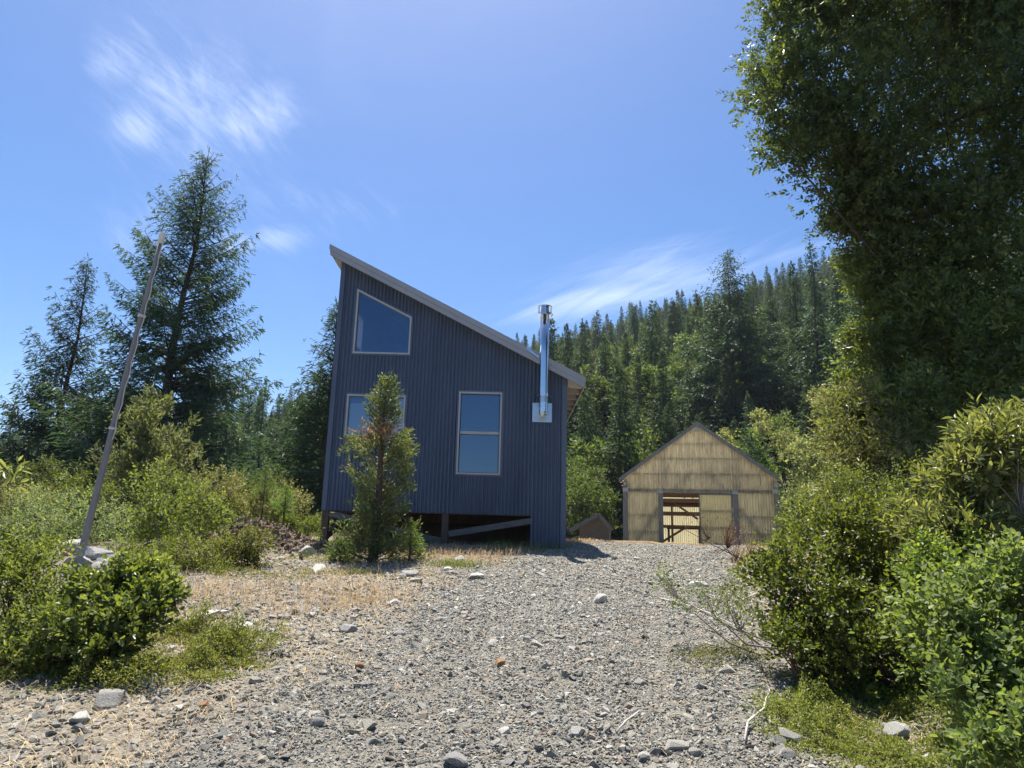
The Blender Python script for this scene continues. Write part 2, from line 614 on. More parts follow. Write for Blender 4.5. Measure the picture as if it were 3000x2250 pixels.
def ground_mat():
    m, nt, out = new_mat('ground_soil')
    L = nt.links
    a = nt.nodes.new('ShaderNodeAttribute')
    a.attribute_name = 'gravel'
    b = nt.nodes.new('ShaderNodeAttribute')
    b.attribute_name = 'forest'
    n1 = tnoise(nt, 1.3, 6, rough=.7)
    n2 = tnoise(nt, 60, 5, rough=.75)
    n3 = tnoise(nt, 14, 6, rough=.7)
    soil = ramp(nt, [(.3, (.115, .10, .08)), (.5, (.19, .168, .135)), (.68, (.28, .25, .20))], n3)
    grav = ramp(nt, [(.3, (.08, .075, .063)), (.5, (.16, .15, .125)), (.62, (.24, .22, .18)), (.78, (.36, .33, .27))], n2)
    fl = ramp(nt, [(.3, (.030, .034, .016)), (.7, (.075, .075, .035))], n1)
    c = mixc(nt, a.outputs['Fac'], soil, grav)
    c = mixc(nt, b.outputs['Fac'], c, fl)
    vor = nt.nodes.new('ShaderNodeTexVoronoi')
    tc = nt.nodes.new('ShaderNodeTexCoord')
    L.new(tc.outputs['Object'], vor.inputs['Vector'])
    vor.inputs['Scale'].default_value = 55
    inv = mathn(nt, 'SUBTRACT', 1.0, vor.outputs['Distance'])
    h = mathn(nt, 'MULTIPLY_ADD', n2, .8)
    nt.links.new(inv, nt.nodes[-1].inputs[2])
    nm = bump(nt, h, .8, .02)
    L.new(pbsdf(nt, c, .95, 0, .15, nm), out.inputs[0])
    return m


M['ground'] = ground_mat()


def glass_mat():
    m, nt, out = new_mat('window_glass')
    g = nt.nodes.new('ShaderNodeBsdfGlossy')
    g.inputs['Roughness'].default_value = .015
    g.inputs['Color'].default_value = (.62, .78, 1, 1)
    t = nt.nodes.new('ShaderNodeBsdfTransparent')
    t.inputs['Color'].default_value = (.72, .78, .82, 1)
    fr = nt.nodes.new('ShaderNodeFresnel')
    fr.inputs['IOR'].default_value = 1.9
    f2 = mathn(nt, 'MULTIPLY', fr.outputs[0], 1.9, clamp=True)
    mx = nt.nodes.new('ShaderNodeMixShader')
    nt.links.new(f2, mx.inputs[0])
    nt.links.new(t.outputs[0], mx.inputs[1])
    nt.links.new(g.outputs[0], mx.inputs[2])
    nt.links.new(mx.outputs[0], out.inputs[0])
    return m


M['glass'] = glass_mat()


def fibre_mat(name, c1, c2, trans):
    m, nt, out = new_mat(name)
    n = tnoise(nt, 1.6, 6, rough=.65, scl=(3.4, 3.4, .8))
    c = ramp(nt, [(.34, c2), (.60, c1)], n)
    oi = nt.nodes.new('ShaderNodeObjectInfo')
    hv = nt.nodes.new('ShaderNodeHueSaturation')
    v = mathn(nt, 'MULTIPLY_ADD', oi.outputs['Random'], .22)
    nt.nodes[-1].inputs[2].default_value = .88
    nt.links.new(v, hv.inputs['Value'])
    nt.links.new(c, hv.inputs['Color'])
    p = pbsdf(nt, hv.outputs[0], .55, 0, .35)
    t = nt.nodes.new('ShaderNodeBsdfTranslucent')
    nt.links.new(hv.outputs[0], t.inputs[0])
    mx = nt.nodes.new('ShaderNodeMixShader')
    mx.inputs[0].default_value = trans
    nt.links.new(p, mx.inputs[1])
    nt.links.new(t.outputs[0], mx.inputs[2])
    nt.links.new(mx.outputs[0], out.inputs[0])
    return m


M['fibre'] = fibre_mat('fibreglass_wall', (.60, .545, .415), (.37, .325, .25), .62)
M['fibre_low'] = fibre_mat('fibreglass_lower', (.70, .645, .475), (.50, .45, .325), .64)
M['fibre_door'] = fibre_mat('fibreglass_door', (.76, .70, .46), (.66, .59, .38), .64)
M['fibre_roof'] = fibre_mat('fibreglass_roof', (.86, .80, .62), (.76, .70, .52), .72)


# ------------------------------------------------------------------ ground
def build_ground():
    n = 340
    t = np.linspace(-1, 1, n)
    xs = 3.0 * np.sinh(6.5 * t)
    ys = 9 + 3.0 * np.sinh(6.5 * t)
    X, Y = np.meshgrid(xs, ys)
    Z = terrain(X, Y)
    V = np.stack([X, Y, Z], -1).reshape(-1, 3)
    i = np.arange(n * n).reshape(n, n)
    Fq = np.stack([i[:-1, :-1], i[:-1, 1:], i[1:, 1:], i[1:, :-1]], -1).reshape(-1, 4)
    me = make_mesh('ground', V, [(Fq, 0)], [M['ground']], smooth=True)
    g = me.attributes.new('gravel', 'FLOAT', 'POINT')
    g.data.foreach_set('value', road_mask(X, Y).ravel().astype(np.float32))
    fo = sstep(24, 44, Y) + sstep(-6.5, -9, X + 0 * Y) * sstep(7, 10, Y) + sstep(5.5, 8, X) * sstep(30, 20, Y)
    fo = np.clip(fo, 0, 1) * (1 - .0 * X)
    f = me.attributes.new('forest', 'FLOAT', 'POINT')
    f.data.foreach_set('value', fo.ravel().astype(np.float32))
    o = obj('ground', me)
    o['kind'] = 'structure'


build_ground()


# ------------------------------------------------------------------ house
def corrugated(xs0, xs1, spans, pitch, amp, per=6, yoff=0):
    """vertical corrugated sheet along x from xs0 to xs1. spans(x) -> list of (z0,z1)"""
    n = max(2, int(round((xs1 - xs0) / pitch * per)))
    xs = np.linspace(xs0, xs1, n + 1)
    V = []
    Fq = []
    for i in range(n):
        a, b = xs[i], xs[i + 1]
        e = 1e-4
        sa, sb = spans(a + e), spans(b - e)
        if len(sa) != len(sb):
            sm = spans((a + b) / 2)
            sa = sb = sm
        ya = yoff - amp * math.cos(2 * math.pi * a / pitch)
        yb = yoff - amp * math.cos(2 * math.pi * b / pitch)
        for (z0, z1), (w0, w1) in zip(sa, sb):
            k = len(V)
            V += [(a, ya, z0), (b, yb, w0), (b, yb, w1), (a, ya, z1)]
            Fq.append((k, k + 1, k + 2, k + 3))
    return np.array(V), np.array(Fq)


HX0, HX1, HY0, HY1 = -3.79, 1.16, 14.3, 20.9
HZ0, SLOPE = 2.03, .507


def roof_z(x):
    return 4.90 + (HX1 - x) * SLOPE


WINDOWS = [  # x0,x1,zbottom, ztop(x)
    (-3.40, -2.19, 5.32, lambda x: 6.76 - (x + 3.40) * .503),
    (-3.44, -2.22, 3.55, lambda x: 4.43),
    (-1.10, -.20, 2.825, lambda x: 4.547)]


def wall_spans(x, skirt=True):
    zb = HZ0
    if x > .454 and skirt:
        zb = 1.30
    cuts = []
    for (a, b, z0, zt) in WINDOWS:
        if a < x < b:
            cuts.append((z0, zt(x)))
    cuts.sort()
    out = []
    z = zb
    for c in cuts:
        out.append((z, c[0]))
        z = c[1]
    out.append((z, roof_z(x)))
    return out


def build_house():
    root = empty('cabin', (-1.3, 14.3, 1.45), 0, 'tall slate blue corrugated metal cabin with steep single slope roof and steel chimney', 'house')
    inv = WM[root.name].inverted()

    def pm(name, V, Fq, mat, parent=root, smooth=True):
        V = np.asarray(V) - np.array([-1.3, 14.3, 1.45])
        return obj(name, make_mesh(name, V, [(Fq, 0)], [mat], smooth=smooth), parent)
    P = .078
    edges = [HX0 + .10] + [HX0 + .10 + .84 * k for k in range(1, 6)] + [HX1 - .10]
    cutx = sorted({w[0] for w in WINDOWS} | {w[1] for w in WINDOWS} | {.454})
    for si, (a, b) in enumerate(zip(edges[:-1], edges[1:])):
        seg = [a] + [c for c in cutx if a < c < b] + [b]
        Vs, Fs, k = [], [], 0
        for s0, s1 in zip(seg[:-1], seg[1:]):
            v, f = corrugated(s0, s1, wall_spans, P, .018, 6, HY0 - .004 * (si % 2))
            Vs.append(v)
            Fs.append(f + k)
            k += len(v)
        pm('siding_panel', np.concatenate(Vs), np.concatenate(Fs), M['siding'])
    # corner trims
    for x0, x1, zb in ((HX0, HX0 + .10, HZ0), (HX1 - .10, HX1, 1.30)):
        m = MB()
        zt0, zt1 = roof_z(x0), roof_z(x1)
        y0, y1 = HY0 - .026, HY0 + .03
        m.hexa([(x0, y0, zb), (x1, y0, zb), (x1, y1, zb), (x0, y1, zb), (x0, y0, zt0), (x1, y0, zt1), (x1, y1, zt1), (x0, y1, zt0)])
        m.build('corner_trim', M['siding'], root)
    # side walls and back wall
    def side(x, zb, ops, nm):
        n = int((HY1 - HY0) / P * 4)
        ys = np.linspace(HY0, HY1, n + 1)
        V, Fq = [], []
        for i in range(n):
            a, b = ys[i], ys[i + 1]
            xa = x + .013 * math.cos(2 * math.pi * a / P) * (1 if x > 0 else -1)
            xb = x + .013 * math.cos(2 * math.pi * b / P) * (1 if x > 0 else -1)
            spans = [(zb, roof_z(x))]
            for (c0, c1, z0, z1) in ops:
                if c0 < (a + b) / 2 < c1:
                    spans = [(zb, z0), (z1, roof_z(x))]
            for z0, z1 in spans:
                k = len(V)
                V += [(xa, a, z0), (xb, b, z0), (xb, b, z1), (xa, a, z1)]
                Fq.append((k, k + 1, k + 2, k + 3))
        pm(nm, V, np.array(Fq), M['siding'])
    side(HX0 + .02, HZ0, [(15.35, 16.15, 5.85, 6.62)], 'side_wall')
    side(HX1 - .02, 1.30, [], 'side_wall')
    v, f = corrugated(HX0, HX1, lambda x: [(HZ0, roof_z(x))], P, .013, 4, HY1)
    pm('back_wall', v, f, M['siding'])
    # inner lining
    m = MB()
    xs = sorted({HX0 + .12, HX1 - .12} | {w[0] for w in WINDOWS} | {w[1] for w in WINDOWS})
    y = HY0 + .13
    for a, b in zip(xs[:-1], xs[1:]):
        for (z0, z1), (w0, w1) in zip(wall_spans(a + 1e-4, False), wall_spans(b - 1e-4, False)):
            m.quad((a, y, z0), (b, y, w0), (b, y, w1), (a, y, z1))
    m.build('front_lining', M['drywall'], root)
    m = MB()
    lx = HX0 + .14
    for (y0, y1, z0, z1) in ((HY0 + .13, 15.35, HZ0, roof_z(lx)), (16.15, HY1 - .1, HZ0, roof_z(lx)), (15.35, 16.15, HZ0, 5.85), (15.35, 16.15, 6.62, roof_z(lx))):
        m.quad((lx, y0, z0), (lx, y1, z0), (lx, y1, z1), (lx, y0, z1))
    m.build('left_lining', M['drywall'], root)
    m = MB()
    m.box(HX0 + .03, HX0 + .15, 15.30, 15.345, 5.80, 6.67).box(HX0 + .03, HX0 + .15, 16.155, 16.20, 5.80, 6.67)
    m.box(HX0 + .03, HX0 + .15, 15.345, 16.155, 5.80, 5.845).box(HX0 + .03, HX0 + .15, 15.345, 16.155, 6.625, 6.67)
    m.build('side_window_frame', M['win_frame'], root)
    MB().quad((HX1 - .14, HY0 + .13, HZ0), (HX1 - .14, HY1 - .1, HZ0), (HX1 - .14, HY1 - .1, roof_z(HX1)), (HX1 - .14, HY0 + .13, roof_z(HX1))).build('right_lining', M['drywall'], root)
    MB().quad((HX0 + .1, HY1 - .1, HZ0), (HX1 - .1, HY1 - .1, HZ0), (HX1 - .1, HY1 - .1, roof_z(HX1)), (HX0 + .1, HY1 - .1, roof_z(HX0))).build('rear_lining', M['drywall'], root)
    MB().box(HX0 + .05, HX1 - .05, HY0 + .05, HY1 - .05, HZ0 + .01, HZ0 + .24).build('floor', M['pier'], root)
    MB().box(HX0 + .15, HX1 - .15, HY0 + .15, HY1 - .15, 4.78, 4.95).build('loft_floor', M['drywall'], root)
    # roof
    E0, E1, YF, YB = HX0 - .18, HX1 + .33, HY0 - .30, HY1 + .30

    def slab(x0, x1, y0, y1, d0, d1):
        z = roof_z
        return [(x0, y0, z(x0) + d0), (x1, y0, z(x1) + d0), (x1, y1, z(x1) + d0), (x0, y1, z(x0) + d0),
                (x0, y0, z(x0) + d1), (x1, y0, z(x1) + d1), (x1, y1, z(x1) + d1), (x0, y1, z(x0) + d1)]
    rf = MB().hexa(slab(E0, E1, YF + .02, YB, .045, .10)).build('roof', M['soffit'], root)
    # ribbed metal cover
    k = 60
    ys = np.linspace(YF, YB, k + 1)
    mm = MB()
    for i in range(k):
        za = .118 + .012 * (i % 2)
        zb = .118 + .012 * ((i + 1) % 2)
        mm.quad((E0 - .02, ys[i], roof_z(E0 - .02) + za), (E1 + .03, ys[i], roof_z(E1 + .03) + za), (E1 + .03, ys[i + 1], roof_z(E1 + .03) + zb), (E0 - .02, ys[i + 1], roof_z(E0 - .02) + zb))
    mm.build('roof_metal', M['trim'], rf)
    MB().hexa(slab(E0, E1, YF - .022, YF + .015, -.095, .035)).build('rake_board', M['trim'], rf)
    MB().hexa(slab(E0 - .025, E1 + .03, YF - .045, YF - .025, .015, .135)).build('rake_flashing', M['trim'], rf)
    # eave boards
    z = roof_z(E1)
    MB().box(E1 + .002, E1 + .025, YF + .02, YB, z - .06, z + .095).build('eave_board', M['trim'], rf)
    z = roof_z(E0)
    MB().box(E0 - .022, E0 - .002, YF + .02, YB, z - .03, z + .095).build('eave_board', M['trim'], rf)
    # soffit fill between rake board and wall
    MB().hexa(slab(E0 + .03, HX0 - .005, HY0 - .02, HY1, -.10, .040)).build('left_soffit', M['soffit'], rf)
    for yy in np.arange(HY0 - .02, YB - .1, .62):
        MB().hexa([(HX1 + .02, yy, roof_z(HX1) - .20), (E1 - .01, yy, roof_z(E1) - .055), (E1 - .01, yy + .045, roof_z(E1) - .055), (HX1 + .02, yy + .045, roof_z(HX1) - .20),
                   (HX1 + .02, yy, roof_z(HX1) + .03), (E1 - .01, yy, roof_z(E1) + .04), (E1 - .01, yy + .045, roof_z(E1) + .04), (HX1 + .02, yy + .045, roof_z(HX1) + .03)]).build('rafter_tail', M['soffit'], rf)
    # small clip and bracket at the rake by the chimney
    MB().bar((.28, YF - .07, roof_z(.28) + .09), (.54, YF - .07, roof_z(.54) + .03), .02, .035).build('roof_bracket', M['steel'], rf)

    # windows
    def window(pts, glass_mats, rails, fw=.034):
        # pts: BL,BR,TR,TL in (x,z)
        y0, y1 = HY0 - .03, HY0 + .12
        fr = MB()
        n = 4
        cx = sum(p[0] for p in pts) / 4
        cz = sum(p[1] for p in pts) / 4
        inn = []
        # inset polygon
        BL, BR, TR, TL = [Vector((p[0], p[1])) for p in pts]
        sl = (TR.y - TL.y) / (TR.x - TL.x)
        i0, i1 = BL.x + fw, BR.x - fw
        inn = [(i0, BL.y + fw), (i1, BR.y + fw), (i1, TL.y + sl * (i1 - TL.x) - fw * math.sqrt(1 + sl * sl)), (i0, TL.y + sl * (i0 - TL.x) - fw * math.sqrt(1 + sl * sl))]
        for i in range(4):
            a, b = pts[i], pts[(i + 1) % 4]
            c, d = inn[(i + 1) % 4], inn[i]
            fr.hexa([(a[0], y0, a[1]), (b[0], y0, b[1]), (c[0], y0, c[1]), (d[0], y0, d[1]), (a[0], y1, a[1]), (b[0], y1, b[1]), (c[0], y1, c[1]), (d[0], y1, d[1])])
        w = fr.build('window', M['win_frame'], root)
        # dark outer flashing
        ol = MB()
        g = .035
        out = [(BL.x - g, BL.y - g), (BR.x + g, BR.y - g), (TR.x + g, TR.y + g + sl * 0), (TL.x - g, TL.y + g * 1.1)]
        for i in range(4):
            a, b = out[i], out[(i + 1) % 4]
            c, d = pts[(i + 1) % 4], pts[i]
            ol.hexa([(a[0], y0 + .006, a[1]), (b[0], y0 + .006, b[1]), (c[0], y0 + .006, c[1]), (d[0], y0 + .006, d[1]), (a[0], y0 + .03, a[1]), (b[0], y0 + .03, b[1]), (c[0], y0 + .03, c[1]), (d[0], y0 + .03, d[1])])
        ol.build('flashing', M['siding'], w)
        for g in glass_mats:
            q = MB().quad(*[(p[0], g[1], p[1]) for p in (g[0] or inn)])
            q.build(g[3] if len(g) > 3 else 'pane', g[2], w)
        for r in rails:
            MB().box(*r).build('rail', M['win_frame'], w)
        return w
    x0, x1, z0, zt = WINDOWS[0]
    window([(x0, z0), (x1, z0), (x1, zt(x1)), (x0, zt(x0))], [(None, HY0 + .03, M['glass'])], [])
    x0, x1, z0, zt = WINDOWS[1]
    z1 = zt(0)
    xm = -2.86
    window([(x0, z0), (x1, z0), (x1, z1), (x0, z1)],
           [([(x0 + .05, z0 + .05), (xm, z0 + .05), (xm, z1 - .05), (x0 + .05, z1 - .05)], HY0 + .03, M['glass']),
            ([(xm, z0 + .05), (x1 - .05, z0 + .05), (x1 - .05, z1 - .05), (xm, z1 - .05)], HY0 + .05, M['glass']),
            ([(xm + .03, z0 + .05), (x1 - .05, z0 + .05), (x1 - .05, z1 - .05), (xm + .03, z1 - .05)], HY0 + .10, M['blind'], 'blind'),
            ([(x0 + .05, z0 + .05), (xm - .03, z0 + .05), (xm - .03, z1 - .16), (x0 + .05, z1 - .16)], HY0 + .115, M['blind'], 'blind')],
           [(xm - .025, xm + .025, HY0 - .01, HY0 + .07, z0 + .05, z1 - .05)])
    x0, x1, z0, zt = WINDOWS[2]
    z1 = zt(0)
    zm = 3.69
    window([(x0, z0), (x1, z0), (x1, z1), (x0, z1)],
           [([(x0 + .05, zm), (x1 - .05, zm), (x1 - .05, z1 - .05), (x0 + .05, z1 - .05)], HY0 + .03, M['glass']),
            ([(x0 + .05, z0 + .05), (x1 - .05, z0 + .05), (x1 - .05, zm), (x0 + .05, zm)], HY0 + .055, M['glass'])],
           [(x0 + .05, x1 - .05, HY0 - .01, HY0 + .07, zm - .03, zm + .025)])
    # piers and braces under the floor
    def pier(x, y, w=.135):
        MB().box(x - w / 2, x + w / 2, y - w / 2, y + w / 2, tz(x, y) - .3, HZ0).build('pier', M['pier'], root)
    for yy in (HY0 + .08, HY0 + 3.2, HY1 - .15):
        pier(HX0 + .08, yy)
        pier(-1.28, yy)
    MB().bar((HX0 + .16, HY0 + .02, 1.97), (-1.36, HY0 + .02, 1.48), .045, .12).build('brace', M['grey_board'], root)
    MB().bar((-1.20, HY0 + .02, 1.62), (.50, HY0 + .02, 1.93), .045, .12).build('brace', M['grey_board'], root)
    MB().bar((HX0 + .08, HY0 + .25, 1.5), (HX0 + .08, HY0 + 2.0, 2.0), .045, .13).build('brace', M['pier'], root)
    MB().box(HX0, .46, HY0 + .05, HY0 + .10, HZ0 - .02, HZ0 + .005).build('rim_board', M['pier'], root)
    for yy in (HY0 + 1.6, HY0 + 3.2, HY0 + 4.8):
        MB().box(HX0 + .03, HX1 - .05, yy, yy + .12, HZ0 - .18, HZ0 + .008).build('floor_beam', M['pier'], root)
    # skirt wall deeper in
    MB().box(.454, .50, HY0 + .03, HY1 - .05, 1.1, HZ0 + .006).build('skirt_wall', M['siding'], root)
    MB().box(HX0 + .2, .45, HY0 + 2.4, HY0 + 2.46, 1.0, HZ0 - .2).build('rear_skirt', M['pier'], root)

    # chimney
    cx, cy = .655, HY0 - .345
    r = .094
    pipe = MB().tube([(cx, cy, z) for z in (4.42, 4.43, 5.35, 5.36, 6.18)], [r, r, r, r, r], 28).build('chimney_pipe', M['steel'], root, True)
    pipe.data.polygons.foreach_set('use_smooth', [len(p.vertices) == 4 for p in pipe.data.polygons])

    def ring(z0, z1, rr, nm, mat='steel'):
        o = MB().tube([(cx, cy, z0), (cx, cy, z1)], rr, 28).build(nm, M[mat], pipe, False)
        return o
    ring(5.335, 5.365, r + .006, 'band')
    ring(5.15, 5.17, r + .006, 'band')
    ring(4.44, 4.475, r + .007, 'band')
    ring(6.165, 6.205, r + .035, 'cap_base')
    cap = MB()
    for j in range(12):
        t = 2 * math.pi * j / 12
        c, s_ = math.cos(t), math.sin(t)
        cap.bar((cx + .142 * c, cy + .142 * s_, 6.19), (cx + .142 * c, cy + .142 * s_, 6.34), .02, .006, (c, s_, 0))
    cap.tube([(cx, cy, 6.20), (cx, cy, 6.33)], .085, 20)
    cap.tube([(cx, cy, 6.185), (cx, cy, 6.205)], .15, 24)
    cap.tube([(cx, cy, 6.335), (cx, cy, 6.355), (cx, cy, 6.395)], [.152, .152, .03], 24)
    cap.build('cap', M['steel'], pipe)
    # tee, elbow and wall plate
    MB().tube([(cx, cy, 4.30), (cx, cy, 4.425)], .088, 24).build('adapter', M['steel_dull'], pipe, False)
    tee = MB().tube([(cx, cy, 4.02), (cx, cy, 4.10), (cx, cy, 4.30)], [.07, .082, .082], 24)
    tee.tube([(cx, cy, 4.12), (cx, HY0 - .04, 4.12)], .082, 24)
    tee.build('tee', M['steel'], pipe, False)
    for z in (4.05, 4.10, 4.21):
        ring(z, z + .018, .092, 'clamp')
    MB().box(cx - .215, cx + .19, HY0 - .045, HY0 - .02, 3.94, 4.345).build('wall_plate', M['steel_dull'], pipe)
    for z in (4.46,):
        for sx in (-1, 1):
            MB().bar((cx + sx * .1, cy + .02, z), (cx + sx * .2, HY0 - .01, z), .012, .03).build('wall_strap', M['steel_dull'], pipe)
    return root


build_house()


# ------------------------------------------------------------------ barn
def build_barn():
    root = empty('barn', (9.22, 34.0, 1.42), R_(-11), 'yellowed corrugated fibreglass barn with gabled roof and half open sliding door', 'barn')
    HWd, EH, RH, D = 3.68, 3.14, 5.83, 9.0     # half width, eave height, ridge height, depth
    sl = (RH - EH) / HWd

    def top(x):
        return RH - abs(x) * sl

    def pl(name, mb, mat, parent=root, smooth=False):
        return mb.build(name, mat, parent, smooth, world=False)

    def sheet(name, x0, x1, spans, mat, y=0.0, parent=root, P=.125, amp=.022):
        v, f = corrugated(x0, x1, spans, P, amp, 4, y)
        return obj(name, make_mesh(name, v, [(f, 0)], [mat], smooth=True), parent)
    DX0, DX1, DH = -1.66, 1.50, 2.46
    # upper gable sheets, lap joint at 3.55 and side sheets
    xs = [-3.62, -2.62, -1.72, -.82, .03, .88, 1.72, 2.62, 3.62]
    for a, b in zip(xs[:-1], xs[1:]):
        lo = DH + .02 if (a > -1.8 and b < 1.8) else 2.5
        if a < 0 < b:
            sheet('panel', a, b, lambda x: [(lo, top(x) - .03)], M['fibre'])
        else:
            sheet('panel', a, b, lambda x: [(lo, top(x) - .03)], M['fibre'])
    for a, b in ((-3.6, -2.75), (-2.75, -1.95), (1.80, 2.7), (2.7, 3.6)):
        sheet('panel', a, b, lambda x: [(.0, 2.52)], M['fibre_low'], .03)
    # back wall sheets
    for a, b in zip(xs[:-1], xs[1:]):
        sheet('rear_panel', a, b, lambda x: [(.0, top(x) - .03)], M['fibre_door'], D)
    # side walls
    for sx in (-1, 1):
        for k in range(9):
            y0, y1 = k * 1.0, k * 1.0 + 1.0
            n = 40
            ys = np.linspace(y0, y1, n + 1)
            V, Fq = [], []
            for i in range(n):
                xa = sx * 3.62 + .012 * math.cos(2 * math.pi * ys[i] / .1)
                xb = sx * 3.62 + .012 * math.cos(2 * math.pi * ys[i + 1] / .1)
                q = len(V)
                V += [(xa, ys[i], 0), (xb, ys[i + 1], 0), (xb, ys[i + 1], EH - .05), (xa, ys[i], EH - .05)]
                Fq.append((q, q + 1, q + 2, q + 3))
            obj('side_panel', make_mesh('side_panel', V, [(np.array(Fq), 0)], [M['fibre']], smooth=True), root)
    # roof sheets
    ov = .15
    for sx in (-1, 1):
        for k in range(9):
            y0 = -.22 + k * 1.05
            n = 40
            ys = np.linspace(y0, y0 + 1.05, n + 1)
            V, Fq = [], []
            xe = sx * (HWd + ov)
            for i in range(n):
                za = .10 + .012 * math.cos(2 * math.pi * ys[i] / .105)
                zb = .10 + .012 * math.cos(2 * math.pi * ys[i + 1] / .105)
                q = len(V)
                V += [(xe, ys[i], top(xe) + za), (xe, ys[i + 1], top(xe) + zb), (0, ys[i + 1], RH + zb), (0, ys[i], RH + za)]
                Fq.append((q, q + 1, q + 2, q + 3))
            obj('roof_panel', make_mesh('roof_panel', V, [(np.array(Fq), 0)], [M['fibre_roof']], smooth=True), root)
    # rafters / barge boards and purlins
    for y in (-.27, .06, 2.2, 4.4, 6.6, D - .1):
        zt = .135 if y < 0 else .075
        zb = -.07 if y < 0 else -.11
        for sx in (-1, 1):
            xe = sx * (HWd + ov + (.02 if y < 0 else 0))
            p, q = (0, RH), (xe, top(xe))
            if sx < 0:
                p, q = q, p
            pl('rafter' if y > 0 else 'barge_board', MB().hexa([(p[0], y, p[1] + zb), (q[0], y, q[1] + zb), (q[0], y + .045, q[1] + zb), (p[0], y + .045, p[1] + zb),
                                                               (p[0], y, p[1] + zt), (q[0], y, q[1] + zt), (q[0], y + .045, q[1] + zt), (p[0], y + .045, p[1] + zt)]), M['barn_wood'] if y < 0 else M['barn_dark'])
    for sx in (-1, 1):
        for k in range(6):
            x = sx * (.35 + k * .68)
            pl('purlin', MB().bar((x, -.24, top(x) + .045), (x, D + .1, top(x) + .045), .09, .045), M['barn_wood'])
    pl('ridge_cap', MB().hexa([(-.16, -.24, RH + .03), (.16, -.24, RH + .03), (.16, D + .1, RH + .03), (-.16, D + .1, RH + .03), (-.02, -.24, RH + .16), (.02, -.24, RH + .16), (.02, D + .1, RH + .16), (-.02, D + .1, RH + .16)]), M['shed_roof'])
    pl('ridge_block', MB().box(-.16, .16, -.14, -.02, RH - .34, RH - .22), M['block'])
    # front posts, trims
    for x0, x1 in ((-3.66, -3.42), (3.42, 3.66)):
        pl('corner_board', MB().box(x0, x1, -.05, -.02, -.1, 2.52), M['barn_wood'])
    for x0, x1 in ((-1.95, -1.72), (1.56, 1.80)):
        pl('door_post', MB().box(x0, x1, -.07, .12, -.1, DH), M['barn_wood'])
        pl('post_block', MB().box(x0 - .02, x1 - .02, -.09, -.074, DH - .02, DH + .17), M['block'])
    for x0, x1, z0, z1 in ((-3.66, -3.40, 2.50, 2.70), (3.38, 3.64, 2.50, 2.70), (3.46, 3.62, 2.80, 3.00), (-3.62, -3.50, 2.80, 2.96)):
        pl('post_block', MB().box(x0, x1, -.075, -.055, z0, z1), M['block'])
    pl('door_rail', MB().box(DX0 - .06, DX1 + .02, -.06, -.02, DH + .005, DH + .030), M['barn_wood'])
    # frame seen through the sheets
    for (a, b, z0, z1) in ((-3.6, 3.6, 2.58, 2.70),):
        pl('lintel', MB().box(a, b, .05, .16, z0, z1), M['barn_dark'])
    for z in (3.42, 4.18, 4.90):
        w = (RH - z) / sl
        pl('girt', MB().box(-w + .08, w - .08, .045, .10, z - .022, z + .022), M['barn_dark'])
    for x0, x1 in ((-3.42, -1.95), (1.80, 3.42)):
        for z in (.62, 1.42):
            pl('girt', MB().box(x0, x1, .065, .11, z - .03, z + .03), M['barn_dark'])
    pl('diagonal_brace', MB().bar((-3.1, .14, .05), (-1.95, .14, 1.85), .05, .13), M['barn_dark'])
    pl('diagonal_brace', MB().bar((3.1, .14, .05), (1.85, .14, 1.85), .05, .13), M['barn_dark'])
    for sx in (-1, 1):
        pl('corner_post', MB().box(sx * 3.5 - .07, sx * 3.5 + .07, .06, .2, 0, EH), M['barn_dark'])
        pl('diagonal_brace', MB().bar((sx * 1.2, .14, 2.74), (sx * .3, .14, 3.6), .05, .12), M['barn_dark'])
        pl('gable_stud', MB().box(sx * 1.72 - .05, sx * 1.72 + .05, .11, .2, 2.74, top(1.72) - .1), M['barn_dark'])
    # right hand sliding door
    door = pl('sliding_door', MB().box(-.03, .04, -.055, -.02, .04, DH - .01).box(1.47, 1.53, -.055, -.02, .04, DH - .01).box(.04, 1.47, -.05, -.025, DH - .07, DH - .012).box(.04, 1.47, -.05, -.025, .05, .11), M['barn_wood'])
    for a, b in ((.04, .76), (.76, 1.47)):
        sheet('panel', a, b, lambda x: [(.09, DH - .05)], M['fibre_door'], -.0, door)
    for z in (.86, 1.66):
        pl('door_girt', MB().box(.05, 1.46, .03, .07, z - .03, z + .03), M['barn_dark'], door)
    # interior frames seen through the open half
    for y in (3.2, D - .35):
        pl('tie_beam', MB().box(-3.5, 3.5, y, y + .14, 2.45, 2.70), M['barn_dark'])
        for sx in (-1, 1):
            pl('web_member', MB().bar((sx * 2.6, y + .07, 2.7), (sx * 1.1, y + .07, 4.6), .1, .15), M['barn_dark'])
            pl('web_member', MB().bar((sx * .2, y + .07, 2.75), (sx * 1.3, y + .07, 4.4), .1, .14), M['barn_dark'])
            pl('frame_post', MB().box(sx * 3.42 - .07, sx * 3.42 + .07, y, y + .14, 0, 2.45), M['barn_dark'])
    for z, t in ((1.03, .09), (1.80, .12), (2.36, .15)):
        pl('rear_girt', MB().box(-3.5, 3.5, D - .16, D - .05, z - t, z + t), M['barn_dark'])
    for x in (-2.0, -1.0, 1.0, 2.0):
        pl('rear_stud', MB().box(x - .06, x + .06, D - .2, D - .06, 0, 2.45), M['barn_dark'])
    pl('rear_brace', MB().bar((-1.7, D - .3, .05), (-.2, D - .3, 1.0), .06, .14), M['barn_dark'])
    pl('rear_brace', MB().bar((-.9, D - .3, 2.45), (.5, D - .3, 1.5), .06, .12), M['barn_dark'])
    # work bench inside
    bench = pl('bench', MB().box(-1.5, .2, 2.0, 2.6, .78, .86), M['barn_dark'])
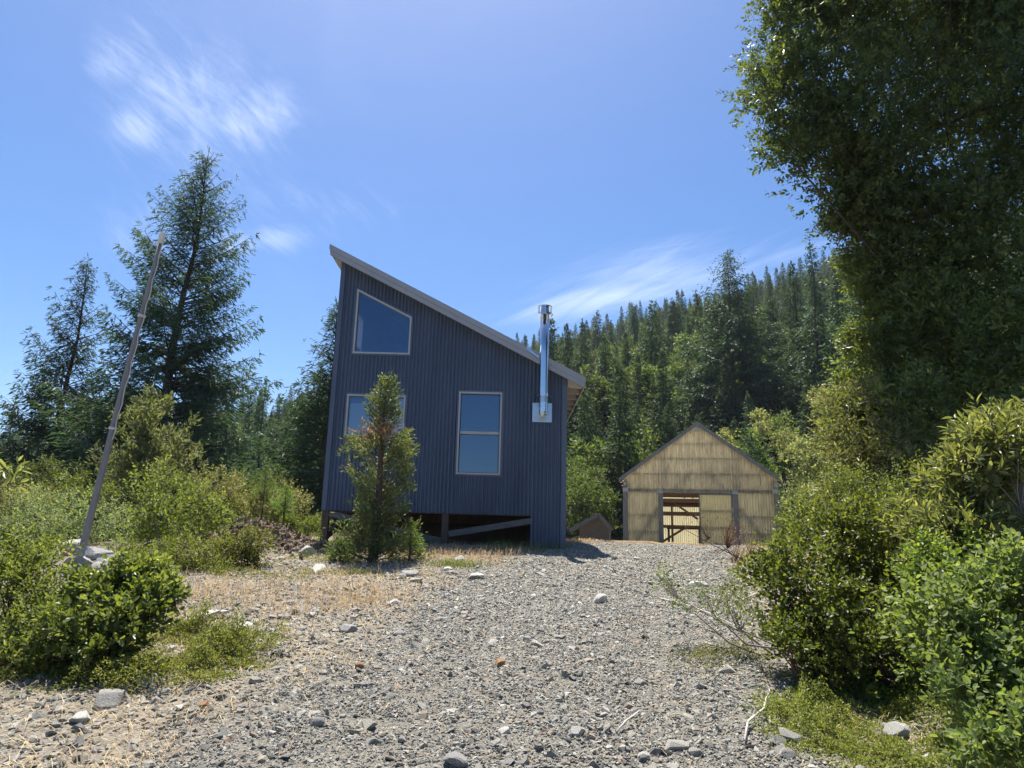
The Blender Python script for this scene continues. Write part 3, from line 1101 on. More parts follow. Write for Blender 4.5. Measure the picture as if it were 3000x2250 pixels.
    for x in (-1.42, .1):
        pl('leg', MB().box(x - .05, x + .05, 2.05, 2.15, 0, .78), M['barn_dark'], bench)
    return root


build_barn()


def build_shed():
    c = Vector((3.72, 29.0, tz(3.7, 29) - .02))
    root = empty('shed', c, R_(-10), 'small brown plank shed with low gable roof left of the barn', 'shed')

    def pl(name, mb, mat):
        return mb.build(name, mat, root, False, world=False)
    rh, d, xl, xr = 1.17, 1.6, -.80, .42

    def top(x):
        return rh - (.56 * -x if x < 0 else 1.15 * x)
    xs = [xl + (xr - xl) * i / 11 for i in range(12)]
    for x0, x1 in zip(xs[:-1], xs[1:]):
        x1 -= .01
        pl('plank', MB().hexa([(x0, 0, -.1), (x1, 0, -.1), (x1, .025, -.1), (x0, .025, -.1), (x0, 0, top(x0)), (x1, 0, top(x1)), (x1, .025, top(x1)), (x0, .025, top(x0))]), M['shed_wood'])
    for x in (xl, xr - .025):
        for i in range(10):
            y0 = .03 + i * d / 10
            pl('plank', MB().box(x, x + .025, y0, y0 + d / 10 - .008, -.1, top(x) - .02), M['shed_wood'])
    for sx, xe in ((-1, -1.2), (1, .52)):
        ze = top(xe)
        p = [(0, -.32, rh), (xe, -.32, ze), (xe, d + .2, ze), (0, d + .2, rh)]
        if sx < 0:
            p = [p[1], p[0], p[3], p[2]]
        pl('roof', MB().hexa([*p, *[(a, b, cc + .05) for a, b, cc in p]]), M['shed_roof'])
        pl('fascia', MB().bar((0, -.345, rh - .01), (xe, -.345, ze - .01), .035, .15), M['grey_board'])


build_shed()


# ------------------------------------------------------------------ vegetation builders
D2 = (np.array([(0, 0, 0), (.5, .5, .07), (0, 1, 0), (-.5, .5, .07)]), np.array([(0, 1, 2), (0, 2, 3)]))
OV = (np.array([(0, 0, 0), (.36, .22, .05), (.5, .55, .09), (.28, .88, .05), (0, 1, -.02), (-.28, .88, .05), (-.5, .55, .09), (-.36, .22, .05)]),
      np.array([(0, 1, 2, 3), (0, 3, 4, 4), (0, 4, 5, 5), (0, 5, 6, 7)]))
OV = (OV[0], np.array([(0, 1, 2), (0, 2, 3), (0, 3, 4), (0, 4, 5), (0, 5, 6), (0, 6, 7)]))
LZ = (np.array([(0, 0, 0), (.40, .30, .06), (.40, .62, .06), (0, 1, -.06), (-.40, .62, .06), (-.40, .30, .06)]),
      np.array([(0, 1, 2), (0, 2, 3), (0, 3, 4), (0, 4, 5)]))


def nrm(a):
    return a / np.maximum(np.linalg.norm(a, axis=-1, keepdims=True), 1e-9)


def leaf_arrays(pos, dr, nor, ln, wd, tmpl):
    T, Ft = tmpl
    dr = nrm(dr)
    sd = nrm(np.cross(dr, nor))
    nr = np.cross(sd, dr)
    V = (pos[:, None, :] + T[None, :, 0:1] * (wd[:, None, None] * sd[:, None, :]) + T[None, :, 1:2] * (ln[:, None, None] * dr[:, None, :])
         + T[None, :, 2:3] * (ln[:, None, None] * nr[:, None, :]))
    n, k = len(pos), len(T)
    Fq = (Ft[None] + (np.arange(n) * k)[:, None, None]).reshape(-1, Ft.shape[1])
    return V.reshape(-1, 3), Fq


def foliage_mesh(name, L, mat, tmpl, extra=None):
    """L: dict pos, dr, nor, ln, wd, rnd ; extra: (MB, mat) merged in"""
    V, Fq = leaf_arrays(L['pos'], L['dr'], L['nor'], L['ln'], L['wd'], tmpl)
    rn = np.repeat(L['rnd'], len(tmpl[1]))
    groups = [(Fq, 0)]
    mats = [mat]
    if extra is not None:
        mb, m2 = extra
        q = np.array([f for f in mb.f if len(f) == 4]) + len(V)
        V = np.concatenate([V, np.array(mb.v)])
        groups.append((q, 1))
        mats.append(m2)
        rn = np.concatenate([rn, np.zeros(len(q))])
    return make_mesh(name, V, groups, mats, rn)


def cat(Ls):
    return {k: np.concatenate([l[k] for l in Ls]) for k in Ls[0]}


def conifer(rng, H, R, h0, nwh, per, step, spray, wid=.3, p=.9, e_low=-.15, e_top=.7, droop=.25, hang=.2, tr=None, br=True, tipup=.12, gap=0., flat=.55, bk=3, fill=1.0):
    out = []
    mb = MB()
    tr = tr or H * .016
    wob = [rng.uniform(-.015, .015, 2) * H for _ in range(6)]
    zz = np.linspace(0, H, 10)
    tx = np.interp(zz, np.linspace(0, H, 6), [w[0] for w in wob]) * .5
    ty = np.interp(zz, np.linspace(0, H, 6), [w[1] for w in wob]) * .5
    tx -= tx[0]
    ty -= ty[0]
    mb.tube([(tx[i], ty[i], zz[i] - (.4 if i == 0 else 0)) for i in range(10)], [tr * (1 - .97 * (z / H) ** .9) + (.25 * tr if i == 0 else 0) for i, z in enumerate(zz)], 8, False)
    lob = rng.uniform(.75, 1.2, 8)
    for h in np.linspace(h0, H * .985, nwh):
        f = (h - h0) / (H - h0)
        L0 = R * (1 - f) ** p * min(1, .6 + 2.2 * f)
        cx, cy = np.interp(h, zz, tx), np.interp(h, zz, ty)
        for k in range(per):
            if rng.random() < gap:
                continue
            az = rng.uniform(0, 2 * math.pi)
            L = L0 * rng.uniform(.55, 1.15) * lob[int(az / 6.2832 * 8) % 8] + .006 * H
            e = e_low + (e_top - e_low) * f ** 1.3 + rng.normal(0, .1)
            d = np.array([math.cos(az), math.sin(az), 0])
            pr = np.array([-d[1], d[0], 0])
            hb = h + rng.uniform(-.5, .5) * (H - h0) / nwh
            sp = spray * (1 - .55 * f)
            ns = max(3, int(L / step))
            s = np.linspace(.16 if f < .7 else .05, 1, ns) + rng.uniform(-.3, .3, ns) / ns

            def bp(s):
                s = np.asarray(s)
                return np.array([cx, cy, hb]) + s[..., None] * L * math.cos(e) * d + (L * (s * math.sin(e) - droop * s ** 2 * (1 - f) + tipup * s ** 3))[..., None] * np.array([0, 0, 1.])
            if br:
                q = bp(np.linspace(0, .92, 4))
                mb.tube([tuple(v) for v in q], [tr * .22 * (1 - f * .7), tr * .16 * (1 - f * .7), tr * .1 * (1 - f * .7), tr * .03], bk, False)
            B = bp(s)
            w = .34 * L * np.clip(1.02 - s, 0, 1) ** .7 + sp * .55
            m = max(2, int(np.max(w) / (sp * .5) * fill))
            t = (np.arange(m)[None, None, :] + rng.uniform(0, 1, (ns, 2, m))) / m
            sg = np.array([-1, 1])[None, :, None]
            ww = w[:, None, None]
            keep = rng.random((ns, 2, m)) < np.clip(ww / np.max(w) * 1.3, .35, 1)
            pos = B[:, None, None, :] + (sg * t * ww * .85)[..., None] * pr + (t * ww * .5)[..., None] * d
            pos = pos - (hang * t * ww)[..., None] * np.array([0, 0, 1.])
            pos = pos + rng.normal(0, sp * .12, pos.shape)
            dr = np.broadcast_to(sg[..., None] * .75 * pr + .65 * d + np.array([0, 0, -hang]), pos.shape) + rng.normal(0, .38, pos.shape)
            nor = np.array([0, 0, 1.]) + rng.normal(0, flat, pos.shape)
            n = int(keep.sum())
            rb = rng.uniform(-.12, .12)
            out.append(dict(pos=pos[keep], dr=dr[keep], nor=nor[keep], ln=sp * rng.uniform(.6, 1.3, n), wd=sp * wid * rng.uniform(.7, 1.3, n),
                            rnd=np.clip(rng.normal(.45, .2, n) + rb, 0, 1)))
    # leader
    n = max(6, int(.08 * H / (spray * .2)))
    z = H * (.93 + .09 * rng.random(n))
    ps = np.stack([rng.normal(0, .02, n) * (H * 1.02 - z) * 4 + tx[-1], rng.normal(0, .02, n) * (H * 1.02 - z) * 4 + ty[-1], z], -1)
    out.append(dict(pos=ps, dr=rng.normal(0, .5, (n, 3)) + np.array([0, 0, .9]), nor=rng.normal(0, 1, (n, 3)), ln=np.full(n, spray * .8), wd=np.full(n, spray * wid), rnd=rng.random(n)))
    return cat(out), mb


def sublobes(rng, lob, n, frac):
    if n <= 1:
        return lob
    out = []
    for l in lob:
        d = nrm(rng.normal(0, 1, (n, 3)))
        d[:, 2] = np.abs(d[:, 2]) * np.where(rng.random(n) < .7, 1, -.8)
        f = frac * rng.uniform(.65, 1.25, n)
        c = l[:3] + d * l[3:6] * (.78 * rng.uniform(.65, 1.25, n))[:, None]
        out.append(np.concatenate([c, l[3:6] * f[:, None] * rng.uniform(.8, 1.2, (n, 3))], 1))
    return np.concatenate(out)


def lobes_leaves(rng, lobes, ntw, leafL, asp, nper, up=.6, twl=.14, inner=.5, spread=.9, zmin=-.75, noise_amp=.34, sub=9, sfrac=.40):
    """twigs spread through a shell of several ellipsoid lobes; each twig carries a spiral of leaves"""
    lob = sublobes(rng, np.array(lobes, float), sub, sfrac)
    wts = (lob[:, 3] * lob[:, 4] + lob[:, 3] * lob[:, 5] + lob[:, 4] * lob[:, 5])
    idx = rng.choice(len(lob), ntw, p=wts / wts.sum())
    d = nrm(rng.normal(0, 1, (ntw, 3)))
    bad = d[:, 2] < zmin
    d[bad, 2] *= -1
    r = inner + (1 - inner) * rng.random(ntw) ** .75
    shoot = rng.random(ntw) < .07
    r = np.where(shoot, r * rng.uniform(1.15, 1.7, ntw), r)
    az = np.arctan2(d[:, 1], d[:, 0])
    bumpy = 1 + noise_amp * (2 * vnoise(az * 1.6 + idx * 7.3, d[:, 2] * 2.6 + idx * 3.1, 5) - 1) + noise_amp * .6 * (2 * vnoise(az * 4.5 + idx * 3.3, d[:, 2] * 6 + idx * 9.1, 8) - 1)
    C = lob[idx, :3] + d * lob[idx, 3:6] * (r * bumpy)[:, None]
    td = nrm(d * np.array([1, 1, .6]) * .8 + np.array([0, 0, up]) + rng.normal(0, .35, (ntw, 3)))
    k = nper
    t = (np.arange(k)[None] + rng.random((ntw, k)) * .6) / k
    ang = np.arange(k)[None] * 2.4 + rng.uniform(0, 6.28, (ntw, 1)) + rng.normal(0, .3, (ntw, k))
    a = nrm(np.cross(td, np.array([.31, .12, .94])))
    b = np.cross(td, a)
    rad = np.cos(ang)[..., None] * a[:, None] + np.sin(ang)[..., None] * b[:, None]
    pos = C[:, None] + td[:, None] * (t * twl)[..., None] + rad * (leafL * .08)
    dr = rad * spread + td[:, None] * (.45 + .75 * t[..., None]) + rng.normal(0, .18, pos.shape)
    nor = td[:, None] * 1.0 - rad * .5 + rng.normal(0, .35, pos.shape)
    n = ntw * k
    tw = rng.normal(0, .12, (ntw, 1))
    rn = np.clip(rng.normal(.45, .2, (ntw, k)) + tw, 0, 1)
    sz = leafL * rng.uniform(.5, 1.25, (ntw, k)) * (1 - .25 * t)
    L = dict(pos=pos.reshape(n, 3), dr=dr.reshape(n, 3), nor=nor.reshape(n, 3), ln=sz.ravel(), wd=(sz * asp * rng.uniform(.85, 1.15, (ntw, k))).ravel(), rnd=rn.ravel())
    return L, C, td


def stems(rng, base_pts, lobes, C, r0, ntwig=60, k=5):
    mb = MB()
    lob = np.array(lobes, float)
    for l in lob:
        b = base_pts[rng.integers(len(base_pts))]
        c = l[:3] - np.array([0, 0, l[5] * .35])
        mid = (np.array(b) * .45 + c * .55) + rng.normal(0, .08, 3) * np.linalg.norm(c - b)
        mid2 = (np.array(b) * .8 + c * .2) + rng.normal(0, .05, 3) * np.linalg.norm(c - b)
        mb.tube([tuple(b), tuple(mid2), tuple(mid), tuple(c)], [r0, r0 * .8, r0 * .55, r0 * .3], k, False)
    sel = rng.choice(len(C), min(ntwig, len(C)), replace=False)
    for i in sel:
        p = C[i]
        j = np.argmin(np.linalg.norm((lob[:, :3] - p) / lob[:, 3:6], axis=1))
        c = lob[j, :3] - np.array([0, 0, lob[j, 5] * .35])
        m = c * .45 + p * .55 + rng.normal(0, .06, 3) * np.linalg.norm(p - c)
        mb.tube([tuple(c), tuple(m), tuple(p)], [min(r0 * .3, .012), min(r0 * .2, .008), .002], 3, False)
    return mb


def mb_mesh(name, mb, mat, smooth=True):
    q = np.array([f for f in mb.f if len(f) == 4])
    return make_mesh(name, np.array(mb.v), [(q, 0)], [mat], smooth=smooth)


LEAF_ME = {}


def leaf_variants(key, tmpl, mat, asp):
    if key not in LEAF_ME:
        out = []
        for i in range(6):
            T = tmpl[0].copy()
            T[:, 0] *= asp
            out.append(make_mesh('leaf', T, [(tmpl[1], 0)], [mat], np.full(len(tmpl[1]), .12 + .15 * i)))
        LEAF_ME[key] = out
    return LEAF_ME[key]


def broad(name, loc, label, cate, rng, lobes, ntw, leafL, asp, nper, mat, bark, tmpl=D2, group=None, r0=.03, bases=None, ntwig=60, single=0, fname='foliage', sname='branches', **kw):
    root = empty(name, loc, 0, label, cate, group)
    L, C, td = lobes_leaves(rng, lobes, ntw, leafL, asp, nper, **kw)
    if single:
        # the leaves that show largest are leaves of their own
        w = L['pos'] + np.array(loc)
        to = np.array([0, 0, EYE]) - w
        dist = np.linalg.norm(to, axis=1)
        face = np.abs(np.sum(nrm(L['nor']) * nrm(to), axis=1))
        lob = np.array(lobes)
        cen = lob[:, :3].mean(0)
        front = np.sum(nrm(L['pos'] - cen) * nrm(to), axis=1)
        pix = np.array([proj(*v) for v in w])
        inside = (pix[:, 0] > 4) & (pix[:, 0] < 1020) & (pix[:, 1] > 4) & (pix[:, 1] < 764)
        score = L['ln'] / dist * (.4 + .6 * face) * (1.2 + front) * inside
        o = np.argsort(-score)
        sel = o[:single]
        rest = o[single:]
        vs = leaf_variants(mat.name, tmpl, mat, asp)
        dr = nrm(L['dr'])
        sd = nrm(np.cross(dr, L['nor']))
        nr = np.cross(sd, dr)
        for i in sel:
            l = L['ln'][i]
            mm = Matrix(((sd[i][0] * l, dr[i][0] * l, nr[i][0] * l, L['pos'][i][0]), (sd[i][1] * l, dr[i][1] * l, nr[i][1] * l, L['pos'][i][1]),
                         (sd[i][2] * l, dr[i][2] * l, nr[i][2] * l, L['pos'][i][2]), (0, 0, 0, 1)))
            obj('leaf', vs[int(L['rnd'][i] * 5.99)], root, mm)
        L = {k: v[rest] for k, v in L.items()}
    fo = obj(fname, foliage_mesh(fname, L, mat, tmpl), root)
    if single:
        fo['kind'] = 'stuff'
    bases = bases or [(0, 0, -.1)]
    obj(sname, mb_mesh(sname, stems(rng, bases, lobes, C, r0, ntwig), bark), root)
    return root


# ------------------------------------------------------------------ hillside forest
def far_conifer_meshes():
    out = []
    for i in range(6):
        rng = np.random.default_rng(100 + i)
        H = 16.0
        R = [3.2, 3.8, 2.8, 4.2, 3.4, 3.9][i]
        L, mb = conifer(rng, H, R, .4 + .3 * (i % 3), 34, 6, .40, .60, .46, p=[.9, .8, .85, .75, .9, 1.0][i], e_low=-.25, e_top=.3, droop=.2, hang=.5, fill=1.2, br=False, flat=.8)
        out.append(foliage_mesh('conifer', L, M['fir_far'], D2, (mb, M['bark'])))
    return out


def far_broad_meshes():
    out = []
    for i in range(4):
        rng = np.random.default_rng(200 + i)
        lobes = []
        for k in range(7):
            lobes.append((rng.uniform(-1.6, 1.6), rng.uniform(-1.6, 1.6), rng.uniform(3, 8.5), rng.uniform(1.3, 2.1), rng.uniform(1.3, 2.1), rng.uniform(1.2, 2.2)))
        L, C, td = lobes_leaves(rng, lobes, 330, .62, .55, 4, twl=.7, inner=.35)
        mb = stems(rng, [(0, 0, -.3)], lobes, C, .16, 10)
        out.append(foliage_mesh('broadleaf_tree', L, M['far_broad'], D2, (mb, M['bark'])))
    return out


def scatter(name, pts, rots, scs, idx, sources, label=None, cate=None):
    """one object that stands for what nobody could count: geometry-node copies on given points"""
    col = bpy.data.collections.new(name + '_sources')
    for i, me in enumerate(sources):
        o = bpy.data.objects.new('%s_kind.%03d' % (name, i), me)
        col.objects.link(o)
    me = bpy.data.meshes.new(name)
    n = len(pts)
    me.vertices.add(n)
    me.vertices.foreach_set('co', np.asarray(pts, np.float32).ravel())
    a = me.attributes.new('rot', 'FLOAT_VECTOR', 'POINT')
    a.data.foreach_set('vector', np.asarray(rots, np.float32).ravel())
    a = me.attributes.new('scl', 'FLOAT_VECTOR', 'POINT')
    a.data.foreach_set('vector', np.asarray(scs, np.float32).ravel())
    a = me.attributes.new('pick', 'INT', 'POINT')
    a.data.foreach_set('value', np.asarray(idx, np.int32))
    o = obj(name, me)
    ng = bpy.data.node_groups.new(name, 'GeometryNodeTree')
    ng.interface.new_socket(name='Geometry', in_out='INPUT', socket_type='NodeSocketGeometry')
    ng.interface.new_socket(name='Geometry', in_out='OUTPUT', socket_type='NodeSocketGeometry')
    N, L = ng.nodes, ng.links
    gi, go = N.new('NodeGroupInput'), N.new('NodeGroupOutput')
    ci = N.new('GeometryNodeCollectionInfo')
    ci.inputs['Collection'].default_value = col
    ci.inputs['Separate Children'].default_value = True
    ci.inputs['Reset Children'].default_value = True
    ip = N.new('GeometryNodeInstanceOnPoints')
    ip.inputs['Pick Instance'].default_value = True

    def named(nm, ty):
        x = N.new('GeometryNodeInputNamedAttribute')
        x.data_type = ty
        x.inputs[0].default_value = nm
        return x.outputs[0]
    L.new(gi.outputs[0], ip.inputs['Points'])
    L.new(ci.outputs[0], ip.inputs['Instance'])
    L.new(named('pick', 'INT'), ip.inputs['Instance Index'])
    er = N.new('FunctionNodeEulerToRotation')
    L.new(named('rot', 'FLOAT_VECTOR'), er.inputs[0])
    L.new(er.outputs[0], ip.inputs['Rotation'])
    L.new(named('scl', 'FLOAT_VECTOR'), ip.inputs['Scale'])
    L.new(ip.outputs[0], go.inputs[0])
    md = o.modifiers.new('scatter', 'NODES')
    md.node_group = ng
    o['kind'] = 'stuff'
    tag(o, label, cate)
    return o


def build_forest():
    rng = np.random.default_rng(7)
    con, bro = far_conifer_meshes(), far_broad_meshes()
    cand = []
    y = 52.0
    while y < 330:
        st = math.atan(max(4.2, .0185 * y) / y)
        ang = R_(-41)
        while ang < R_(41):
            a = ang + rng.uniform(-.45, .45) * st
            yy = y * (1 + rng.uniform(-.035, .035))
            x = yy * math.tan(a)
            ang += st
            u = x / yy * 300
            low = 1 - sstep(60, 150, yy)
            isb = rng.random() < (.12 + .14 * low if u > 0 else .08)
            H = (rng.uniform(8, 11) if isb else rng.choice([rng.uniform(5, 9), rng.uniform(8, 12.5), rng.uniform(12, 18)], p=[.35, .45, .2]))
            if yy < 75 and 3 < x < 30:
                H *= .75
            cand.append((x, yy, tz(x, yy) - .3, H, isb))
        y *= 1.052
    vis = []
    for i, (x, yy, z, H, isb) in enumerate(cand):
        px, py = proj(x, yy, z + H)
        bx, by = proj(x, yy, z + H * .55)
        ok = -10 < px < 1030 and not (335 < px < 560 and py > 260) and not (px > 860) and by < 530
        if ok:
            vis.append((H / yy, i))
    vis.sort(reverse=True)
    single = {i for _, i in vis[:290]}
    pts, rots, scs, idx = [], [], [], []
    for i, (x, yy, z, H, isb) in enumerate(cand):
        k = int(rng.integers(len(bro) if isb else len(con)))
        s = H / (10.0 if isb else 16.0)
        w = s * rng.uniform(.85, 1.25)
        rz = rng.uniform(0, 6.28)
        tilt = rng.normal(0, .02, 2)
        if i in single:
            me = (bro if isb else con)[k]
            o = obj('broadleaf_tree' if isb else 'conifer_tree', me, None, Matrix.Translation((x, yy, z)) @ Euler((tilt[0], tilt[1], rz)).to_matrix().to_4x4() @ Matrix.Diagonal((w, w, s, 1)))
            ppx = proj(x, yy, z + H)[0]
            zone = ('at the far left of the frame' if ppx < 110 else 'behind the tallest fir' if ppx < 225 else 'just left of the cabin' if ppx < 400 else 'right of the chimney' if ppx < 630
                    else 'above the barn roof' if ppx < 745 else 'between the barn and the oak')
            band = 'at the foot of the hillside' if yy < 85 else 'on the middle of the hillside' if yy < 170 else 'near the top of the hillside'
            size = 'tall' if H > 14 else 'short'
            what = 'rounded leafy tree' if isb else size + ' conifer'
            tag(o, '%s %s %s' % (what, band, zone), 'tree', '%ss %s %s' % (what, band, zone))
        else:
            pts.append((x, yy, z))
            rots.append((tilt[0], tilt[1], rz))
            scs.append((w, w, s))
            idx.append(k + (len(con) if isb else 0))
    scatter('far_forest', pts, rots, scs, idx, con + bro, 'dense far forest covering the hillside up to the skyline', 'forest')


build_forest()


def conifer_tree(name, top_px, Y, label, H=None, R=3.5, seed=1, mat='fir', zb=None, lean=0, group=None, **kw):
    t = at(top_px[0], top_px[1], Y)
    x = t.x
    z0 = tz(x, Y) if zb is None else zb
    H = t.z - z0
    rng = np.random.default_rng(seed)
    L, mb = conifer(rng, H, R, **kw)
    root = empty(name, (x - lean * H, Y, z0), 0, label, 'tree', group)
    if lean:
        for a in (L['pos'],):
            a[:, 0] += lean * a[:, 2]
        mb.v = [(v[0] + lean * v[2], v[1], v[2]) for v in mb.v]
    obj('crown', foliage_mesh('crown', L, M[mat], D2), root)
    obj('trunk', mb_mesh('trunk', mb, M['bark']), root)
    return root


conifer_tree('fir_tree', (206, 157), 30, 'tallest fir tree, dark against the sky behind the leaning pole', R=5.2, seed=11, lean=.035,
             h0=1.6, nwh=60, per=6, step=.24, spray=.36, wid=.20, p=.62, fill=2.0, flat=.9, e_low=.05, e_top=.8, droop=.12, hang=.45, tr=.36, tipup=.16, gap=.2)
conifer_tree('fir_tree', (90, 263), 31, 'second tall fir on the far left with upswept sparse branches', R=4.2, seed=12, lean=.03,
             h0=.8, nwh=44, per=5, step=.24, spray=.36, wid=.20, p=.70, fill=2.2, flat=.9, e_low=.08, e_top=.8, droop=.05, hang=.5, tr=.26, tipup=.16, gap=.08)
conifer_tree('fir_tree', (339, 304), 25, 'fir tree half hidden behind the left edge of the cabin', R=2.9, seed=13,
             h0=1.0, nwh=40, per=5, step=.26, spray=.32, wid=.20, fill=1.8, flat=.9, p=.8, e_low=.0, e_top=.7, droop=.1, hang=.3, tr=.2)
for i, (px, py, Y, R) in enumerate(((727, 251, 76, 8.0), (812, 243, 70, 4.2), (791, 263, 78, 3.2), (634, 306, 150, 3.6), (852, 238, 60, 3.6), (834, 262, 66, 3.4), (672, 300, 140, 3.0), (770, 300, 85, 3.2))):
    lab = ['broad dark fir rising highest above the barn roof ridge', 'tall narrow fir at the skyline just left of the big oak', 'dark fir leaning close behind the narrow skyline fir',
           'dark slender fir on the skyline right of the chimney', 'fir partly hidden behind the left edge of the oak', 'fir crown showing between skyline firs and oak',
           'slim fir left of the broad dark fir on the slope', 'mid green fir on the slope right of the broad dark fir'][i]
    conifer_tree('fir_tree', (px, py), Y, lab, R=R, seed=30 + i, h0=.8, nwh=52, per=6, step=.5 if Y < 100 else .7, spray=.55 if Y < 100 else .7, wid=.38, p=.72, e_low=-.15, e_top=.5, droop=.2, hang=.5, br=False, flat=.75, fill=1.3)
# darker trees standing below the tall firs on the left
for i, (px, py, Y, R) in enumerate(((14, 404, 40, 3.4), (48, 392, 46, 3.2), (128, 372, 38, 3.4), (232, 392, 36, 3.2), (268, 388, 44, 3.0), (300, 400, 40, 3.2), (322, 372, 34, 2.8), (186, 405, 42, 3.4), (95, 398, 44, 3.4), (-30, 380, 36, 3.4))):
    lab = ['dark fir at the left edge below the tall firs', 'dark fir second from the left edge of the frame', 'fir right behind the middle of the leaning pole', 'fir to the right of the tallest fir trunk',
           'small dark fir between the tallest fir and the cabin', 'dark fir nearest the cabin in the valley on the left', 'fir close behind the fir at the cabin edge', 'low fir behind the trunk of the tallest fir',
           'fir between the two tall firs low in the valley', 'fir cut off by the left edge of the frame'][i]
    conifer_tree('fir_tree', (px, py), Y, lab, R=R, seed=60 + i, h0=.4, nwh=34, per=6, step=.42, spray=.42, wid=.36, p=.8, e_low=-.05, e_top=.6, droop=.15, hang=.5, br=False, flat=.7, fill=1.3)


# ------------------------------------------------------------------ cedar before the cabin and saplings
def cedar(name, loc, H, R, seed, label, prof, n_br, spray, mat='cedar', tr=.09, lean=0., dens=1.0):
    """prof: list of (height fraction, radius fraction)"""
    rng = np.random.default_rng(seed)
    root = empty(name, loc, 0, label, 'tree')
    hs, rs = zip(*prof)
    mb = MB()
    zz = np.linspace(0, H, 9)
    mb.tube([(lean * z + .015 * math.sin(z * 2), .01 * math.cos(z * 3), z - (.2 if i == 0 else 0)) for i, z in enumerate(zz)], [tr * (1.5 if i == 0 else 1.12 - z / H) for i, z in enumerate(zz)], 9, False)
    out = []
    for b in range(n_br):
        h = H * (hs[0] + (1 - hs[0]) * rng.random() ** 1.0)
        f = h / H
        rr = R * np.interp(f, hs, rs)
        L = rr * rng.uniform(.45, 1.1)
        az = rng.uniform(0, 6.283)
        d = np.array([math.cos(az), math.sin(az), 0])
        z0 = h - L * .35
        pts = [np.array([lean * z0, 0, z0]) + d * L * s + np.array([0, 0, L * (.1 * s + .45 * s ** 2)]) for s in (0, .4, .75, 1)]
        mb.tube([tuple(p) for p in pts], [tr * .22 * (1 - f * .6), tr * .17 * (1 - f * .6), tr * .1 * (1 - f * .6), tr * .04], 3, False)
        # clumps of upright sprays near the end
        nc = max(2, int(3 + L * 7))
        for c in range(nc):
            s = rng.uniform(.4, 1.02)
            p = pts[0] + d * L * s + np.array([0, 0, L * (.1 * s + .45 * s ** 2)]) + rng.normal(0, .05 + .05 * L, 3)
            n = int(22 * dens)
            cd = nrm(d * .6 + np.array([0, 0, .75]) + rng.normal(0, .45, 3))
            sp = rng.normal(0, .045, (n, 3)) + cd * rng.uniform(-.03, .12, (n, 1))
            out.append(dict(pos=p + sp, dr=cd + rng.normal(0, .5, (n, 3)), nor=rng.normal(0, 1, (n, 3)), ln=spray * rng.uniform(.6, 1.3, n), wd=spray * .26 * rng.uniform(.7, 1.3, n),
                            rnd=np.clip(rng.normal(.5, .2, n) + rng.normal(0, .12), 0, 1)))
    L = cat(out)
    obj('crown', foliage_mesh('crown', L, M[mat], D2), root)
    obj('trunk', mb_mesh('trunk', mb, M['bark_cedar']), root)
    return root


cb = ground_at(372, 563)
ct = at(388, 382, cb.y)
CED = cedar('cedar_tree', (cb.x, cb.y, cb.z - .03), ct.z - cb.z, .64, 5, 'young incense cedar with a bare dark trunk in front of the cabin',
            [(.06, .95), (.16, 1.0), (.22, .62), (.28, .5), (.40, .85), (.52, 1.0), (.62, .95), (.67, .85), (.71, .16), (.76, .24), (.83, .38), (.89, .24), (.94, .12), (1.0, .02)], 92, .085, tr=.070, lean=.02)


def dead_patch():
    rng = np.random.default_rng(4)
    n = 420
    H = ct.z - cb.z
    p = np.array([.02 * H * .75 - .05, -.16, H * .725]) + rng.normal(0, 1, (n, 3)) * np.array([.16, .12, .10])
    L = dict(pos=p, dr=rng.normal(0, .6, (n, 3)) + np.array([0, 0, -.7]), nor=rng.normal(0, 1, (n, 3)), ln=.09 * rng.uniform(.6, 1.3, n), wd=.02 * rng.uniform(.7, 1.3, n), rnd=rng.random(n))
    o = obj('dead_foliage', foliage_mesh('dead_foliage', L, leaf_mat('rusty_dead_sprays', [(.20, .10, .06), (.30, .16, .10), (.36, .22, .14)], .3, .6, .2), D2), CED)
    o['label'] = 'rust brown dead sprays near the top'


dead_patch()


def sapling(px, py_top, py_base, w_px, label, seed, mat='young_fir', Y=None):
    b = ground_at(px, py_base) if Y is None else Vector((at(px, py_base, Y).x, Y, at(px, py_base, Y).z))
    t = at(px, py_top, b.y)
    H = t.z - b.z
    rng = np.random.default_rng(seed)
    R = w_px / F_PX * b.y / 2
    root = empty('fir_sapling', b, 0, label, 'tree')
    L, mb = conifer(rng, H, R, h0=.05 * H, nwh=16, per=5, step=.07, spray=.075, wid=.3, p=.9, e_low=.15, e_top=.9, droop=.05, hang=.15, tr=.022, tipup=.1, flat=.9)
    obj('crown', foliage_mesh('crown', L, M[mat], D2), root)
    obj('trunk', mb_mesh('trunk', mb, M['bark']), root)


sapling(409, 521, 562, 54, 'small bright green fir sapling right of the cedar trunk', 3)
sapling(340, 540, 562, 40, 'low fir sapling left of the cedar trunk by the rocks', 6)
# grey-green young pine/cedar behind the leaning pole
p0 = at(152, 500, 16)
cedar('cedar_tree', (p0.x - .35, 16, tz(p0.x, 16) - .1), at(166, 392, 16).z - tz(p0.x, 16), 1.15, 15, 'grey green young cedar with pale trunk behind the pole', [(.12, .3), (.3, .6), (.5, 1.0), (.7, .9), (.85, .75), (.95, .5), (1, .2)], 85, .13, mat='brush_grey', tr=.10, lean=.06, dens=.8)
sapling(263, 466, 505, 50, 'bright green fir sapling among the brush left of the cabin', 8, 'young_fir', 17)
sapling(284, 486, 515, 36, 'smaller bright green sapling beside the taller one in the brush', 9, 'young_fir', 16)


